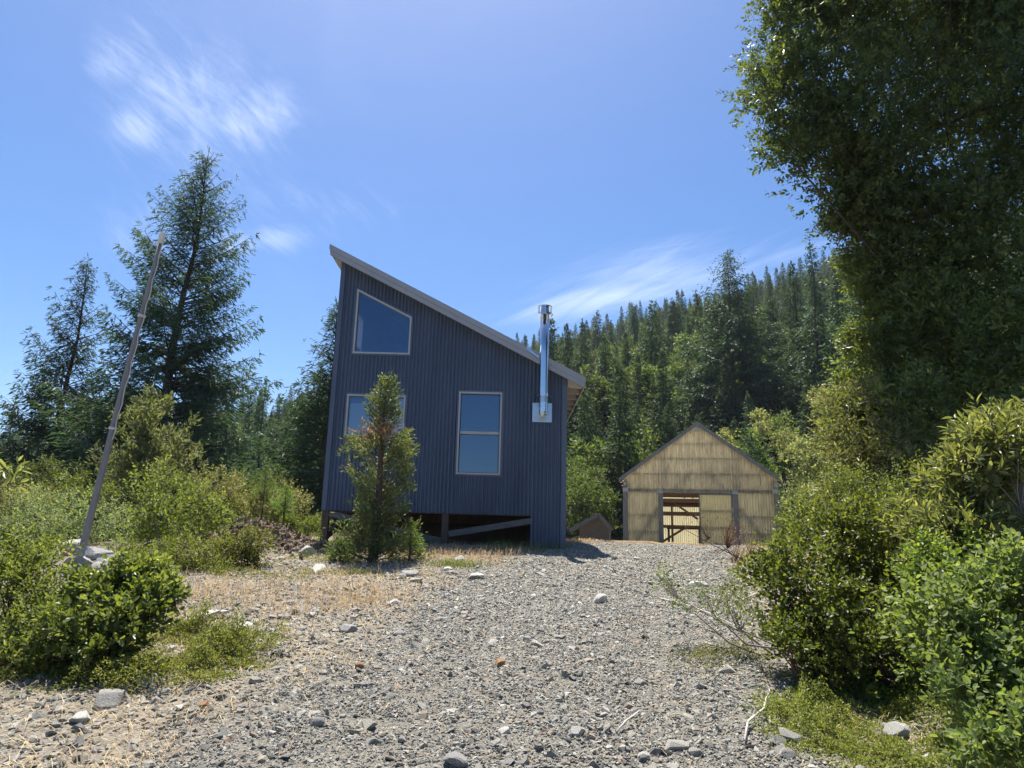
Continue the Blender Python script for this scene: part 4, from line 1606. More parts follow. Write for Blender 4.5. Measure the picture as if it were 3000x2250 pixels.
# ------------------------------------------------------------------ big oak on the right
def px_lobe(dx, dy, rpx, Y, base, sq=1.0):
    """lobe from a picture point (2212-wide frame), its radius there, and a distance"""
    c = at(dx * .46293, dy * .46293, Y)
    r = rpx * .46293 / F_PX * Y
    return (c.x - base[0], c.y - base[1], c.z - base[2], r, r * sq, r)


def build_oak():
    base = (6.6, 10.2, tz(6.6, 10.2))
    L0 = [(1800, 90, 215, 9.4), (1770, 260, 185, 9.4), (1850, 370, 180, 9.4), (1720, 330, 100, 9.2), (1870, 450, 110, 9.4), (2030, 180, 330, 9.8), (2120, 430, 300, 9.6), (1990, 520, 170, 9.5), (2010, 650, 140, 9.4), (2060, 760, 160, 9.2),
          (2190, 640, 240, 9.0), (1960, 800, 115, 9.3), (2130, 880, 170, 8.6), (1985, 930, 135, 8.4), (1800, -140, 260, 9.6), (2080, -180, 400, 10.2), (2350, 100, 420, 10.4), (2400, 600, 360, 10.0), (2300, 900, 260, 8.8), (1900, 620, 70, 9.6)]
    lobes = [px_lobe(a, b, r, Y, base, .9) for a, b, r, Y in L0]
    rng = np.random.default_rng(77)
    up_l = [l for l, q in zip(lobes, L0) if q[1] < 560]
    low_l = [l for l, q in zip(lobes, L0) if q[1] >= 560]
    oak = broad('oak_tree', base, 'big evergreen oak overhanging from the right edge, dark against the light', 'tree', rng, up_l, 21000, .094, .46, 9, M['oak'], M['bark'], D2,
          r0=.045, bases=[(2.2, .6, 1.0), (2.6, .9, 2.5), (1.6, .4, 3.5)], ntwig=200, up=.25, twl=.16, inner=.1, noise_amp=.3, sub=9, sfrac=.42, fname='crown', sname='trunk')
    L, C, td = lobes_leaves(rng, lobes, 9500, .095, .46, 9, up=.2, twl=.2, inner=.05, noise_amp=.1, sub=1)
    L2 = [px_lobe(a, b, r, Y, base, .9) for a, b, r, Y in [(1835, 500, 55, 9.8), (1880, 590, 60, 9.8), (1915, 670, 65, 9.8), (1900, 760, 75, 9.6), (1880, 850, 75, 9.4), (1930, 920, 80, 9.2), (1850, 930, 60, 9.4), (1960, 740, 60, 9.2)]]
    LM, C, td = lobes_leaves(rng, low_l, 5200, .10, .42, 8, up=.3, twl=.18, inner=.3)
    obj('middle_crown', foliage_mesh('middle_crown', LM, M['oak_painted_lit'], D2), oak)  # brighter leaf colour lifts the shade beneath the upper crown
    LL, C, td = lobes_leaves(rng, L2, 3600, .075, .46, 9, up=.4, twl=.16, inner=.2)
    lo_ = obj('lower_crown', foliage_mesh('lower_crown', LL, M['oak_painted_lit'], D2), oak)  # sunlight on this side is painted by the lighter leaf colour
    lo_['label'] = 'lower left side of the crown, sunlight painted into its yellow green leaves'
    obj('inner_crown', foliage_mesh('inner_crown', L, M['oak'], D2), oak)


build_oak()


# ------------------------------------------------------------------ shrubs
def shrub_px(name, label, lobes_px, Y, seed, ntw, leafL, asp, nper, mat, bark='bark_grey', tmpl=D2, cate='shrub', group=None, single=0, base_px=None, base_xy=None, r0=.018, **kw):
    if base_xy is None:
        bx = base_px if base_px is not None else sum(l[0] for l in lobes_px) / len(lobes_px)
        x = at(bx * .46293, 540, Y).x
    else:
        x, Y = base_xy
    base = (x, Y, tz(x, Y) - .02)
    lob = [px_lobe(l[0], l[1], l[2], l[3] if len(l) > 3 else Y, base) for l in lobes_px]
    rng = np.random.default_rng(seed)
    return broad(name, base, label, cate, rng, lob, ntw, leafL, asp, nper, M[mat], M[bark], tmpl, group, r0=r0, single=single, **kw)


# foreground, right
shrub_px('manzanita_shrub', 'large dark green manzanita shrub beside the driveway, shading the ground', [(1745, 1255, 105, 5.8), (1830, 1200, 120, 6.0), (1930, 1230, 130, 5.8), (1760, 1350, 110, 5.5), (1880, 1370, 120, 5.5), (1685, 1345, 70, 5.6), (1960, 1340, 110, 5.4), (1675, 1260, 55, 5.9), (1720, 1425, 75, 5.3), (1810, 1440, 80, 5.3), (1900, 1430, 80, 5.2), (1980, 1430, 80, 5.2)],
         5.8, 301, 3900, .042, .62, 7, 'manz', 'bark_red', OV, single=300, base_px=1840, r0=.03, ntwig=220, inner=.3, up=.55, twl=.12)
shrub_px('manzanita_shrub', 'bright pale green manzanita cut by the right edge in the foreground', [(2100, 1430, 130, 3.1), (2180, 1330, 130, 3.2), (2200, 1560, 150, 2.9), (2080, 1330, 70, 3.3), (2290, 1400, 180, 3.0), (2060, 1410, 70, 3.1), (2150, 1540, 90, 2.9), (2180, 1650, 80, 2.7), (2250, 1660, 110, 2.7), (2120, 1590, 40, 2.8)],
         3.1, 302, 1900, .036, .72, 8, 'manz_light', 'bark_red', OV, single=300, base_px=2260, r0=.02, ntwig=120, inner=.3, up=.6, twl=.10)
shrub_px('tanoak_shrub', 'sunlit yellow green tanoak with long leaves at the right edge', [(2130, 1010, 100, 5.0), (2200, 1060, 120, 4.8), (2080, 1140, 90, 5.0), (2170, 1180, 100, 4.8), (1990, 1150, 70, 5.2), (2280, 1000, 150, 5.0)],
         5.0, 303, 950, .10, .32, 9, 'tanoak', 'bark_grey', LZ, single=300, base_px=2170, r0=.025, ntwig=160, inner=.3, up=.35, twl=.14)
shrub_px('tanoak_shrub', 'bright yellow green leafy shrub below the oak right of the barn', [(1820, 965, 60, 8.6), (1870, 1010, 95, 8.6), (1830, 1040, 60, 8.4), (1900, 900, 90, 8.8), (1930, 1030, 100, 8.2), (1880, 1110, 90, 8.0), (2000, 1040, 110, 8.0), (1830, 890, 50, 8.8)],
         8.6, 304, 1700, .085, .34, 8, 'tanoak', 'bark_grey', D2, base_px=1900, r0=.03, ntwig=120, inner=.3, up=.35, twl=.14)
shrub_px('manzanita_shrub', 'mid green shrub between the yellow green shrub and the dark manzanita', [(1830, 1120, 90, 7.2), (1740, 1130, 70, 7.4), (1920, 1140, 90, 7.0), (2030, 1120, 110, 6.6), (1700, 1180, 50, 7.2)],
         7.2, 305, 1500, .035, .6, 7, 'manz', 'bark_red', D2, base_px=1880, inner=.3)
shrub_px('manzanita_shrub', 'shaded green shrub filling the gap between the dark and pale manzanitas', [(2010, 1260, 75, 4.6), (2060, 1210, 70, 4.8), (2030, 1340, 70, 4.4), (1990, 1400, 60, 4.4), (2060, 1290, 70, 4.4)],
         4.6, 308, 900, .038, .6, 8, 'manz', 'bark_red', OV, base_px=2040, inner=.25, up=.5, twl=.11)
# low arching branches over the gravel
shrub_px('arching_shrub', 'low sprawling branch with small leaves reaching over the gravel', [(1470, 1275, 55, 6.6), (1540, 1305, 55, 6.4), (1600, 1340, 55, 6.2), (1500, 1310, 40, 6.4), (1570, 1290, 40, 6.4)],
         6.3, 306, 420, .022, .6, 7, 'manz', 'bark_grey', D2, base_px=1690, r0=.014, ntwig=60, inner=.2, up=.5, twl=.08)
shrub_px('red_twig_shrub', 'nearly bare shrub with dark red twigs before the barn', [(1570, 1165, 55, 12.2), (1620, 1180, 50, 12.0), (1530, 1150, 40, 12.4), (1480, 1135, 25, 12.4), (1590, 1195, 60, 11.8)],
         12, 307, 170, .030, .6, 4, 'red_twig', 'bark_red', D2, base_px=1620, r0=.014, ntwig=220, inner=.1, up=.6)
# shrubs round the barn
shrub_px('leafy_shrub', 'tall pale flowering shrub right of the barn wall', [(1735, 1000, 38, 31), (1735, 1060, 42, 31), (1760, 1100, 50, 30), (1790, 1020, 50, 31), (1810, 1090, 60, 29), (1740, 1140, 38, 30)],
         31, 310, 1100, .17, .5, 6, 'brush_cream', 'bark_grey', D2, base_px=1720, up=.5, twl=.3)
shrub_px('leafy_shrub', 'cream flowered tree on the slope above the barn right eave', [(1560, 955, 24, 38), (1640, 925, 28, 38), (1700, 960, 26, 38), (1780, 880, 36, 38), (1830, 850, 40, 38), (1840, 940, 40, 36)],
         38, 311, 900, .2, .5, 6, 'brush_cream', 'bark_grey', D2, base_px=1740, up=.4, twl=.35)
shrub_px('leafy_shrub', 'bright green bushy shrub between the cabin and the barn', [(1245, 1090, 50, 36), (1275, 1050, 42, 37), (1300, 1100, 36, 36), (1235, 1020, 35, 38), (1260, 1140, 40, 35), (1315, 1140, 24, 36)],
         34, 312, 1500, .16, .55, 6, 'far_broad', 'bark_grey', D2, base_px=1290, up=.4, twl=.3)
# foreground, left
shrub_px('manzanita_shrub', 'glossy green manzanita in the left foreground below the rock pile', [(200, 1310, 60, 5.5), (265, 1275, 55, 5.6), (250, 1335, 62, 5.4), (160, 1350, 60, 5.3), (318, 1255, 38, 5.7), (325, 1300, 42, 5.6), (380, 1298, 20, 5.6), (190, 1410, 45, 5.2), (260, 1395, 42, 5.3), (130, 1410, 45, 5.2), (310, 1350, 30, 5.4)],
         5.5, 320, 1150, .060, .55, 8, 'manz_olive', 'bark_red', OV, single=300, base_px=200, r0=.024, ntwig=140, inner=.3, up=.55, twl=.12)
shrub_px('manzanita_shrub', 'dull green manzanita at the left edge in the foreground', [(55, 1235, 70, 6.2), (100, 1290, 60, 6.0), (20, 1310, 90, 5.8), (70, 1360, 70, 5.6), (110, 1210, 36, 6.2), (-40, 1230, 100, 6.0), (40, 1420, 60, 5.3), (-20, 1400, 80, 5.4), (100, 1400, 40, 5.4)],
         6.0, 321, 1500, .042, .55, 8, 'brush', 'bark_red', OV, single=300, base_px=60, r0=.024, ntwig=140, inner=.3, up=.5, twl=.12)
shrub_px('tanoak_shrub', 'few long pale leaves poking in at the left edge', [(0, 1030, 24, 5.0), (-30, 1050, 40, 5.0)], 5.0, 322, 14, .10, .34, 8, 'tanoak', 'bark_grey', LZ, base_px=-60, inner=.2, ntwig=8)
# brush belt on the left
belt = [
    ('grey green rounded brush on the left behind the pole base', [(120, 1130, 90), (200, 1120, 85), (60, 1150, 70), (160, 1180, 80), (250, 1150, 70)], 13, 'brush_grey', .045),
    ('yellow green brush standing centre left of the cabin', [(340, 1090, 80), (400, 1130, 85), (360, 1170, 90), (430, 1180, 70), (300, 1160, 80), (330, 1040, 50)], 10.8, 'brush', .05),
    ('tall pale brush above the dirt mound', [(470, 1020, 50), (500, 1060, 60), (450, 1080, 60), (530, 1090, 50), (440, 1010, 30)], 17, 'brush_cream', .06),
    ('low leafy brush before the dirt mound', [(500, 1170, 45), (545, 1185, 45), (460, 1200, 50), (510, 1215, 40)], 10.2, 'brush', .035),
    ('dark brush filling the gap left of the mound', [(330, 1210, 60), (400, 1220, 60), (440, 1220, 45), (290, 1220, 50), (360, 1235, 45), (470, 1235, 36)], 9.7, 'brush', .035),
    ('leafy bush left of the pole at mid height', [(190, 1040, 60), (240, 1060, 60), (160, 1080, 60), (270, 1050, 45)], 18, 'manz', .06),
    ('cream tipped brush at the far left edge', [(20, 1090, 70), (80, 1090, 60), (-20, 1120, 70), (110, 1060, 40)], 15, 'brush_cream', .055),
    ('bush directly left of the cabin posts', [(600, 1080, 50), (640, 1110, 45), (570, 1100, 45), (670, 1130, 30)], 19, 'brush_cream', .06),
    ('green bush in the gap between mound and cabin', [(650, 1140, 28), (680, 1130, 22), (625, 1130, 26)], 17, 'manz', .045),
    ('round brush in the hollow beyond the yellow green brush', [(560, 1010, 45), (590, 1050, 45), (540, 1050, 45)], 22, 'far_broad', .08),
    ('shrub in the valley below the tallest fir', [(300, 1020, 50), (350, 1010, 45), (400, 1050, 50), (260, 1000, 40)], 21, 'far_broad', .08),
    ('brush in the valley at the far left', [(60, 1010, 55), (120, 1000, 50), (20, 1030, 50)], 22, 'far_broad', .08),
]
for i, (lab, lp, Y, mt, ll) in enumerate(belt):
    lp = [(a, b + (45 if b < 1070 and Y > 14 else 15), r) for a, b, r in lp]
    shrub_px('brush_shrub', lab, lp, Y, 400 + i, int(1150 * (len(lp) / 5)), ll * 1.35, .5, 7, mt, 'bark_grey', D2, group='brush on the slope left of the cabin', up=.5, inner=.3, twl=ll * 3)


# ------------------------------------------------------------------ stones and gravel
def hull_mesh(name, seed, n, flat, mat):
    rng = np.random.default_rng(seed)
    bm = bmesh.new()
    p = nrm(rng.normal(0, 1, (n, 3))) * rng.uniform(.8, 1.05, (n, 1)) * np.array([1, rng.uniform(.65, .95), flat])
    for v in p:
        bm.verts.new(v)
    bmesh.ops.convex_hull(bm, input=bm.verts)
    for v in [v for v in bm.verts if not v.link_faces]:
        bm.verts.remove(v)
    me = bpy.data.meshes.new(name)
    bm.to_mesh(me)
    bm.free()
    me.materials.append(mat)
    return me


def boulder_mesh(name, seed, mat, sub=3, cuts=9, flat=.7):
    rng = np.random.default_rng(seed)
    bm = bmesh.new()
    bmesh.ops.create_icosphere(bm, subdivisions=sub, radius=1)
    V = np.array([v.co for v in bm.verts])
    for _ in range(cuts):
        n = nrm(rng.normal(0, 1, 3))
        d = rng.uniform(.42, .8)
        o = V @ n - d
        V = V - np.clip(o, 0, None)[:, None] * n
    V = V * np.array([1, rng.uniform(.7, .95), flat])
    V = V * (1 + .22 * (fbm(V[:, 0] * 2.2 + seed, V[:, 1] * 2.2 + V[:, 2] * 2.7, seed, 4) - .44))[:, None]
    for v, c in zip(bm.verts, V):
        v.co = c
    me = bpy.data.meshes.new(name)
    bm.to_mesh(me)
    bm.free()
    me.materials.append(mat)
    return me


def build_gravel():
    rng = np.random.default_rng(41)
    src = [hull_mesh('pebble', 500 + i, int(rng.integers(8, 13)), rng.uniform(.4, .7), M['pebble']) for i in range(14)]
    P, S_, = [], []

    def add(n, y0, y1, x0, x1, s0, s1, fn):
        y = y0 + (y1 - y0) * rng.random(n) ** 1.35
        x = x0 + (x1 - x0) * rng.random(n) + road_x(y) * .0
        m = fn(x, y) > rng.random(n)
        x, y = x[m], y[m]
        s = np.exp(rng.uniform(math.log(s0), math.log(s1), len(x)))
        z = terrain(x, y) + s * rng.uniform(-.15, .25, len(x))
        P.append(np.stack([x, y, z], -1))
        S_.append(s)

    def road(x, y):
        return road_mask(x, y)

    def rough(x, y):
        tr = np.exp(-((np.abs(x - road_x(y)) - .75) / .35) ** 2)
        return road_mask(x, y) * (1 - .8 * tr) * (.35 + .9 * sstep(.3, .6, fbm(x * 1.3, y * 1.3, 31, 3)))

    def shoulder(x, y):
        a = road_mask(x, y)
        near = sstep(-6, -2.5, x) * sstep(5.5, 3.2, x)
        return np.clip(.55 * near * (.35 + .9 * fbm(x * .8, y * .8, 77, 3)) * (1 - .6 * a) + .1 * a, 0, 1) * sstep(13.5, 11, y + .3 * x)
    add(190000, 2.6, 9, -3.2, 4.2, .0070, .019, road)
    add(120000, 8, 24, -1.5, 8, .009, .024, road)
    add(26000, 2.6, 13, -3.2, 5.5, .014, .034, rough)
    add(1100, 2.6, 13, -3.2, 5.5, .032, .055, rough)
    add(2500, 9, 24, -1, 8, .02, .045, rough)
    add(230000, 2.6, 12.5, -5.5, 5, .007, .026, shoulder)
    add(26000, 2.6, 12.5, -5.5, 5, .020, .050, shoulder)
    P = np.concatenate(P)
    s = np.concatenate(S_)
    n = len(P)
    sc = s[:, None] * rng.uniform(.75, 1.25, (n, 3))
    rot = np.stack([rng.normal(0, .35, n), rng.normal(0, .35, n), rng.uniform(0, 6.28, n)], -1)
    scatter('gravel', P, rot, sc, rng.integers(0, len(src), n), src, 'grey and tan gravel covering the driveway', 'gravel')


build_gravel()


def build_stones():
    rng = np.random.default_rng(43)
    ms = [hull_mesh('stone', 700 + i, int(rng.integers(11, 17)), rng.uniform(.4, .75), M['stone']) for i in range(16)]
    n = 0
    lab = 'loose stone lying among the driveway gravel'
    while n < 290:
        y = 3.0 + 13 * rng.random() ** 1.6
        x = rng.uniform(-4.8, 4.6) if y < 11 else rng.uniform(-3, 6)
        rm = float(road_mask(x, y))
        sh = float(sstep(-6, -3.5, x) * sstep(4.2, 2.8, x - .25 * (y - 4)))
        if rng.random() > .35 * rm + .75 * sh * (1 - rm):
            continue
        s = float(np.exp(rng.uniform(math.log(.04), math.log(.095))))
        o = obj('stone', ms[int(rng.integers(16))], None, Matrix.Translation((x, y, tz(x, y) + s * .12)) @ Euler((rng.normal(0, .25), rng.normal(0, .25), rng.uniform(0, 6.28))).to_matrix().to_4x4()
                @ Matrix.Diagonal((s * rng.uniform(.8, 1.3), s * rng.uniform(.7, 1.1), s * rng.uniform(.6, 1.0), 1)))
        size = 'small' if s < .055 else 'medium' if s < .075 else 'large'
        band = 'nearest the camera' if y < 5 else 'in the lower driveway stretch' if y < 8 else 'halfway up to the cabin' if y < 12 else 'near the cabin'
        where = ('among the driveway gravel' if rm > .5 else 'on the bare ground left of the driveway' if x < 0 else 'on the right shoulder of the driveway')
        tag(o, '%s loose stone %s, %s' % (size, where, band), 'stone', '%s stones %s %s' % (size, where, band))
        n += 1
    # stones one can point at: display px, size px, material, label
    for i, (dx, dy, w, mt, flat, lab) in enumerate([
            (1303, 1303, 42, 'stone_white', .55, 'white angular stone in the middle of the upper driveway'),
            (1080, 1440, 44, 'stone_rust', .6, 'rust orange stone in the middle of the driveway'),
            (1252, 1590, 46, 'stone_white', .6, 'pale blocky stone at the bottom centre of the driveway'),
            (775, 1447, 26, 'stone_rust', .7, 'brown round stone on the left of the driveway'),
            (512, 1362, 54, 'stone_white', .6, 'large pale rock right of the silver plank'),
            (553, 1372, 34, 'stone_grey', .6, 'grey rock next to the large pale rock by the plank'),
            (222, 1530, 78, 'stone_grey', .75, 'big squarish grey rock in the left foreground'),
            (170, 1562, 50, 'stone_white', .5, 'pale slab rock beside the big squarish rock'),
            (310, 1478, 52, 'stone_white', .45, 'bleached flat rock below the green ground cover'),
            (1948, 1598, 60, 'stone_white', .6, 'white rock in the ground cover at bottom right'),
            (1680, 1612, 60, 'stone_grey', .5, 'grey flat rock at the right edge of the gravel'),
            (1700, 1640, 40, 'stone_grey', .5, 'dark rock beneath the flat rock at the gravel edge'),
            (845, 1310, 40, 'stone_white', .45, 'pale flat stone at the end of the dry grass'),
            (750, 1365, 40, 'stone_grey', .5, 'grey stone at the left gravel edge below the grass'),
            (683, 1238, 50, 'stone_white', .45, 'pale stone slab left of the cedar trunk'),
            (660, 1200, 44, 'stone_white', .6, 'pale rock between the mound and the cedar'),
            (990, 1215, 30, 'stone_white', .7, 'small white rock in the weeds before the cabin'),
            (965, 1235, 26, 'stone_white', .7, 'white rock by the green weed tuft before the cabin'),
            (1030, 1252, 44, 'stone_white', .35, 'flat white stone at the driveway edge below the cabin'),
            (885, 1245, 40, 'stone_grey', .5, 'grey rock in the cluster right of the cedar'),
            (900, 1258, 36, 'stone_white', .4, 'pale thin rock in the cluster right of the cedar'),
            (1440, 1255, 36, 'stone_grey', .4, 'dark flat stone on the upper driveway right of centre'),
            (1510, 1268, 46, 'stone_white', .4, 'pale flat stone on the upper right driveway'),
            (1385, 1480, 34, 'stone_grey', .6, 'grey stone right of the rust orange stone'),
            (680, 1570, 40, 'stone_grey', .6, 'dark grey stone low on the left driveway'),
            (985, 1660, 60, 'stone_grey', .5, 'bluish flat stone at the bottom edge of the frame'),
            (1390, 1642, 34, 'stone_white', .6, 'white stone at the bottom right of the driveway'),
            (440, 1528, 30, 'stone_rust', .7, 'tan stone in the gravel left of the driveway')]):
        g = ground_at(dx * .46293, dy * .46293)
        r = w * .46293 / F_PX * g.y / 2
        o = obj('rock', boulder_mesh('rock', 800 + i, M[mt], 3, 9, flat), None, Matrix.Translation((g.x, g.y + r * .4, tz(g.x, g.y + r * .4) + r * .2)) @ Matrix.Rotation(i * 1.7, 4, 'Z') @ Matrix.Diagonal((r, r, r * 1.1, 1)))
        tag(o, lab, 'rock')
    # rock pile at the pole
    for i, (dx, dy, w, Y, mt, lab) in enumerate([
            (200, 1200, 72, 9.3, 'stone_grey', 'grey boulder leaning right of the pole base'),
            (165, 1228, 70, 9.0, 'stone_grey', 'dark rounded boulder in front of the pole base'),
            (160, 1185, 60, 9.8, 'stone_grey', 'dark boulder behind the pole base on the left'),
            (245, 1225, 80, 9.1, 'stone_white', 'large pale boulder at the right of the rock pile'),
            (215, 1235, 50, 8.9, 'stone_grey', 'rough dark boulder in the middle of the rock pile'),
            (270, 1245, 46, 8.9, 'stone_white', 'low pale rock at the end of the rock pile'),
            (150, 1210, 44, 9.4, 'stone_rust', 'tan rock wedged left of the pole base')]):
        c = at(dx * .46293, dy * .46293, Y)
        r = w * .46293 / F_PX * Y / 2
        o = obj('boulder', boulder_mesh('boulder', 900 + i, M[mt], 4, 10, .75), None, Matrix.Translation(c) @ Matrix.Rotation(i * 2.1, 4, 'Z') @ Matrix.Diagonal((r * 1.15, r * 1.1, r * 1.2, 1)))
        tag(o, lab, 'boulder', 'boulders piled round the pole')


build_stones()


# ------------------------------------------------------------------ pole, plank, mound, sticks
def build_pole():
    Y = 9.45
    b = at(79.6, 557.8, Y)
    t = at(163, 233, Y)
    root = empty('pole', b, 0, 'tall weathered grey wooden pole leaning right, propped in rocks', 'pole')
    b0 = b - (t - b).normalized() * .5
    pts = [b0.lerp(t, k / 8) + Vector((.006 * math.sin(k * .9), 0, 0)) for k in range(9)]
    MB().tube(pts, [.047 - .002 * k for k in range(9)], 14).build('shaft', M['pole'], root, True)
    MB().tube([t - (t - b).normalized() * .17, t - (t - b).normalized() * .04, t], [.044, .043, .036], 14).build('cap', M['pole_cap'], root)
    ax = (t - b).normalized()
    L = (t - b).length
    cp = []
    for k in range(25):
        f = .34 + .63 * k / 24
        cp.append(b + ax * (L * f) + Vector((.05 + .012 * math.sin(k * 1.9), -.03, 0)))
    MB().tube(cp, .006, 5).build('cable', M['cable'], root)
    for f in (.37, .72):
        MB().tube([b + ax * (L * f), b + ax * (L * f + .035)], .053, 12).build('band', M['cable'], root)


build_pole()


def build_bits():
    a, b = ground_at(171, 632), ground_at(215, 618)
    d = b - a
    MB_ = MB()
    MB_.bar(a + Vector((0, 0, .05)), b + Vector((0, 0, .06)), .11, .03)
    o = MB_.build('plank', M['plank'])
    tag(o, 'silvered wooden plank lying on the ground at the dry grass edge', 'plank')
    a, b = ground_at(208, 620), ground_at(226, 617)
    o = MB().bar(a + Vector((0, 0, .06)), b + Vector((0, 0, .05)), .09, .025).build('plank', M['plank'])
    tag(o, 'shorter plank piece at the far end of the silvered plank', 'plank')
    rng = np.random.default_rng(9)
    for i, (p, q, r, lab) in enumerate([
            ((748, 745), (775, 690), .008, 'forked bleached stick at the lower right of the gravel'),
            ((872, 690), (880, 703), .012, 'short bleached stick in the ground cover at right'),
            ((840, 560), (700, 625), .010, 'long thin bare branch lying over the right gravel edge'),
            ((660, 600), (760, 640), .008, 'arching bare twig low over the gravel at right'),
            ((620, 735), (655, 715), .006, 'thin dry twig on the right of the gravel')]):
        a, b = ground_at(*p), ground_at(*q)
        pts = [a.lerp(b, k / 5) + Vector((rng.normal(0, .02), rng.normal(0, .02), .02 + .05 * math.sin(k / 5 * 3.14))) for k in range(6)]
        mb = MB().tube(pts, [r, r, r * .9, r * .7, r * .5, r * .3], 5)
        tag(mb.build('stick', M['dead_wood'], None, True), lab, 'stick')
    # debris clods on the mound
    src = [hull_mesh('clod', 950 + i, 9, .6, M['clod']) for i in range(6)]
    n = 2600
    x = -4.45 + rng.normal(0, .68, n)
    y = 12.5 + rng.normal(0, .45, n)
    s = np.exp(rng.uniform(math.log(.02), math.log(.075), n))
    P = np.stack([x, y, terrain(x, y) + s * .2], -1)
    scatter('debris', P, rng.uniform(0, 6.28, (n, 3)), s[:, None] * rng.uniform(.5, 1.6, (n, 3)), rng.integers(0, 6, n), src, 'brown soil and bark debris heaped on the mound', 'debris')


build_bits()


# ------------------------------------------------------------------ grass and ground cover
def blades(name, x, y, h, w, rng, mat, lean, label, cate):
    n = len(x)
    z = terrain(x, y)
    az = rng.uniform(0, 6.283, n)
    sd = np.stack([np.cos(az), np.sin(az), np.zeros(n)], -1)
    fw = np.stack([-np.sin(az), np.cos(az), np.zeros(n)], -1)
    b = np.stack([x, y, z - .01], -1)
    ln = lean * rng.uniform(.2, 1.6, n)
    mid = b + np.array([0, 0, 1.]) * (h * .55)[:, None] + fw * (h * ln * .3)[:, None]
    tip = b + np.array([0, 0, 1.]) * (h * (1 - .25 * ln))[:, None] + fw * (h * ln)[:, None]
    W = w[:, None]
    V = np.stack([b - sd * W, b + sd * W, mid + sd * W * .7, mid - sd * W * .7, tip], 1).reshape(-1, 3)
    k = (np.arange(n) * 5)[:, None]
    q = np.concatenate([np.array([[0, 1, 2]]) + k, np.array([[0, 2, 3]]) + k, np.array([[3, 2, 4]]) + k])
    rn = np.clip(rng.normal(.5, .22, n), 0, 1)
    o = obj(name, make_mesh(name, V, [(q, 0)], [mat], np.concatenate([rn, rn, rn])))
    o['kind'] = 'stuff'
    tag(o, label, cate)


def build_grass():
    rng = np.random.default_rng(51)
    n = 260000
    x = rng.uniform(-7, 8, n)
    y = rng.uniform(3, 34, n)
    dens = (1 - road_mask(x, y)) * sstep(-6.2, -4.4, x) * (sstep(5.5, 8.0, y) * .9)
    patch = sstep(.36, .58, fbm(x * .55, y * .55, 61, 3))
    gold = np.exp(-(((x + 2.9) / 1.2) ** 2 + ((y - 8.1) / 1.2) ** 2)) * 2.6 * (.3 + 1.2 * sstep(.3, .6, fbm(x * 1.1, y * 1.1, 62, 3)))
    front = np.exp(-((y - 12.2) / .9) ** 2) * sstep(-3.5, -1.5, x) * 1.4
    barn = np.exp(-((y - 31.5 + .2 * (x - 9)) / 3.0) ** 2) * sstep(2, 4, x) * 1.6
    side = sstep(4, 2.4, x) * sstep(13, 15, y) * .5 * sstep(26, 20, y) * sstep(.9, 1.4, x)
    d = dens * (.12 * patch + gold + front + side) + barn * .9
    d = d * (1 - sstep(10.5, 13, y) * sstep(-4.2, -5.0, x))
    m = d > rng.random(n) * 1.05
    x, y = x[m], y[m]
    far = sstep(10, 30, y)
    h = rng.uniform(.05, .22, len(x)) * (1 - .45 * far)
    blades('dry_grass', x, y, h, rng.uniform(.0020, .0040, len(x)) * (1 + 2.2 * far), rng, M['straw'], .7, 'golden dry grass left of the driveway and round the buildings', 'grass')
    n = 9000
    x = rng.uniform(-4.4, -1.2, n)
    y = rng.uniform(3.6, 6.2, n)
    m = (1 - road_mask(x, y)) * sstep(.40, .58, fbm(x * 1.2, y * 1.2, 63, 3)) * .6 > rng.random(n)
    x, y = x[m], y[m]
    blades('dry_grass', x, y, rng.uniform(.03, .14, len(x)), rng.uniform(.0012, .0026, len(x)), rng, M['straw'], 1.2, 'thin straw between the stones in the lower left foreground', 'grass')
    n = 34000
    x = rng.uniform(-5.2, 3.6, n)
    y = rng.uniform(3.2, 12.5, n)
    rm = road_mask(x, y)
    m = ((1 - rm) * (.25 + .75 * sstep(.36, .6, fbm(x * .9, y * .9, 66, 3))) * .8 + .03) * sstep(3.4, 2.2, x - .2 * (y - 4)) > rng.random(n)
    x, y = x[m], y[m]
    blades('straw_litter', x, y, rng.uniform(.03, .10, len(x)), rng.uniform(.0015, .003, len(x)), rng, M['straw'], 2.6, 'flattened straw litter strewn over the stony ground', 'straw')
    # green tufts in the shade in front of the cabin and by the cedar
    n = 5000
    x = rng.uniform(-4.2, 1.6, n)
    y = rng.uniform(12.6, 14.6, n)
    m = sstep(.42, .6, fbm(x * 1.4, y * 1.4, 64, 3)) > rng.random(n)
    x, y = x[m], y[m]
    blades('green_grass', x, y, rng.uniform(.06, .3, len(x)), rng.uniform(.002, .005, len(x)), rng, M['fern'], .6, 'sparse green weeds growing in the shade below the cabin', 'grass')
    g = ground_at(455, 566)
    n = 900
    x = g.x + rng.normal(0, .22, n)
    y = g.y + rng.normal(0, .18, n)
    blades('green_grass', x, y, rng.uniform(.04, .16, n), rng.uniform(.002, .004, n), rng, M['fern'], .6, 'yellow green weed tuft on the bare ground before the cabin', 'grass')


build_grass()


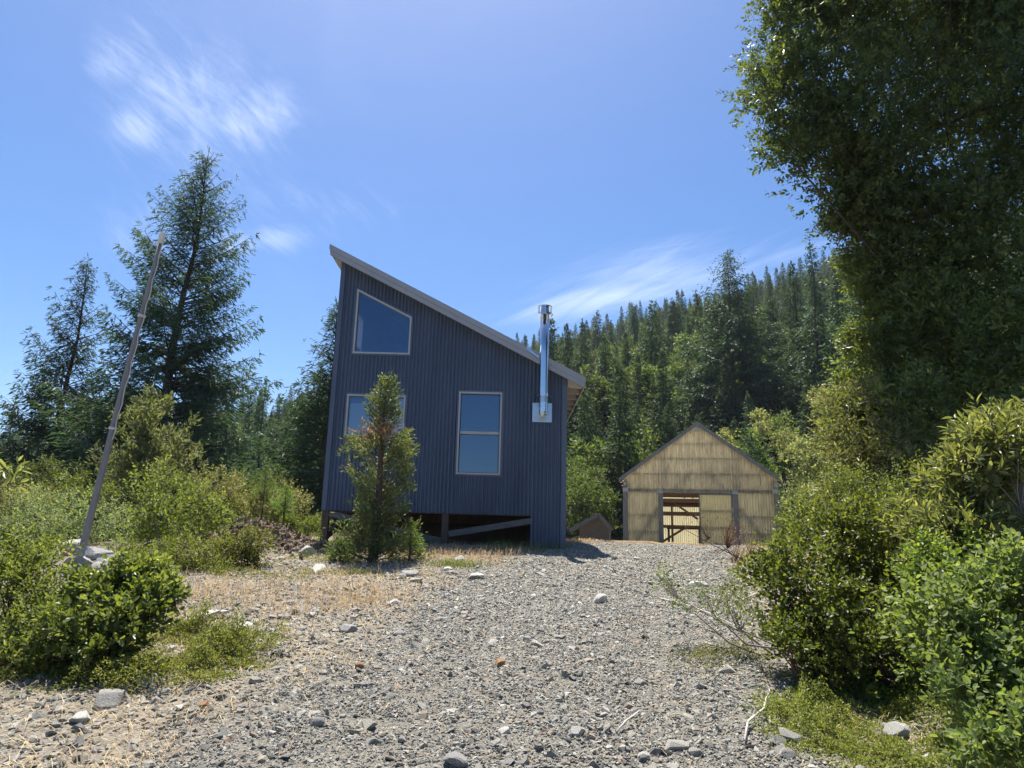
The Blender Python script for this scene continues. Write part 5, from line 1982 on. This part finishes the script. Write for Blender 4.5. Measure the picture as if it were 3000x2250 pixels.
def ground_cover(name, label, cx, cy, rx, ry, n, hmax, leafL, seed, mat='mat', thr=.36):
    rng = np.random.default_rng(seed)
    a = rng.uniform(0, 6.283, n)
    r = np.sqrt(rng.random(n)) * 1.1
    x = cx + rx * r * np.cos(a)
    y = cy + ry * r * np.sin(a)
    f = fbm(x * 2.2, y * 2.2, seed, 3)
    m = (sstep(thr, thr + .14, f) * sstep(1.1, .7, r)) * (.25 + .75 * sstep(.25, .5, vnoise(x * 7, y * 7, seed + 6))) > rng.random(n)
    x, y, f = x[m], y[m], f[m]
    k = len(x)
    hh = hmax * sstep(thr, .75, f) * (.15 + 1.3 * vnoise(x * 5, y * 5, seed + 2) * vnoise(x * 13, y * 13, seed + 4) * 1.6)
    z = terrain(x, y) + hh * rng.random(k) ** .5
    L = dict(pos=np.stack([x, y, z], -1), dr=rng.normal(0, .8, (k, 3)) + np.array([0, 0, .45]), nor=rng.normal(0, .5, (k, 3)) + np.array([0, 0, 1]), ln=leafL * rng.uniform(.6, 1.3, k),
             wd=leafL * .5 * rng.uniform(.7, 1.3, k), rnd=np.clip(rng.normal(.5, .22, k), 0, 1))
    o = obj(name, foliage_mesh(name, L, M[mat], D2))
    o['kind'] = 'stuff'
    tag(o, label, 'ground cover')


g = ground_at(145, 654)
ground_cover('ground_cover', 'low yellow green creeping ground cover in the left foreground', g.x, g.y, 1.05, .95, 95000, .30, .024, 71, thr=.26)
g = ground_at(60, 640)
ground_cover('ground_cover', 'olive ground cover beneath the left manzanitas', g.x - .6, g.y, 1.4, 1.0, 26000, .16, .020, 72)
g = ground_at(935, 738)
ground_cover('ground_cover', 'bright creeping ground cover at the bottom right', g.x, g.y, 1.1, .75, 90000, .26, .021, 73, thr=.16)
g = ground_at(800, 680)
ground_cover('ground_cover', 'shaded creeping ground cover under the dark manzanita', g.x + .5, g.y + .5, 1.4, .9, 26000, .12, .018, 74)
g = ground_at(235, 575)
ground_cover('ground_cover', 'green low cover along the foot of the brush belt', g.x, g.y + .3, 2.0, .7, 20000, .16, .025, 75)
g = ground_at(300, 560)
ground_cover('ground_cover', 'sparse green cover round the stones left of the cedar', g.x, g.y + .3, 1.2, .6, 8000, .10, .025, 76)


# ------------------------------------------------------------------ air
def build_haze():
    m = bpy.data.materials.new('haze_air')
    m.use_nodes = True
    nt = m.node_tree
    nt.nodes.clear()
    out = nt.nodes.new('ShaderNodeOutputMaterial')
    v = nt.nodes.new('ShaderNodeVolumePrincipled')
    v.inputs['Color'].default_value = (.74, .85, 1.0, 1)
    v.inputs['Density'].default_value = .00015
    v.inputs['Anisotropy'].default_value = .2
    nt.links.new(v.outputs[0], out.inputs['Volume'])
    o = MB().box(-1015, 1015, -1008, 1028, -14, 185).build('haze', m)
    o['kind'] = 'stuff'
    tag(o, 'thin blue summer haze over the valley and hillside', 'haze')


build_haze()
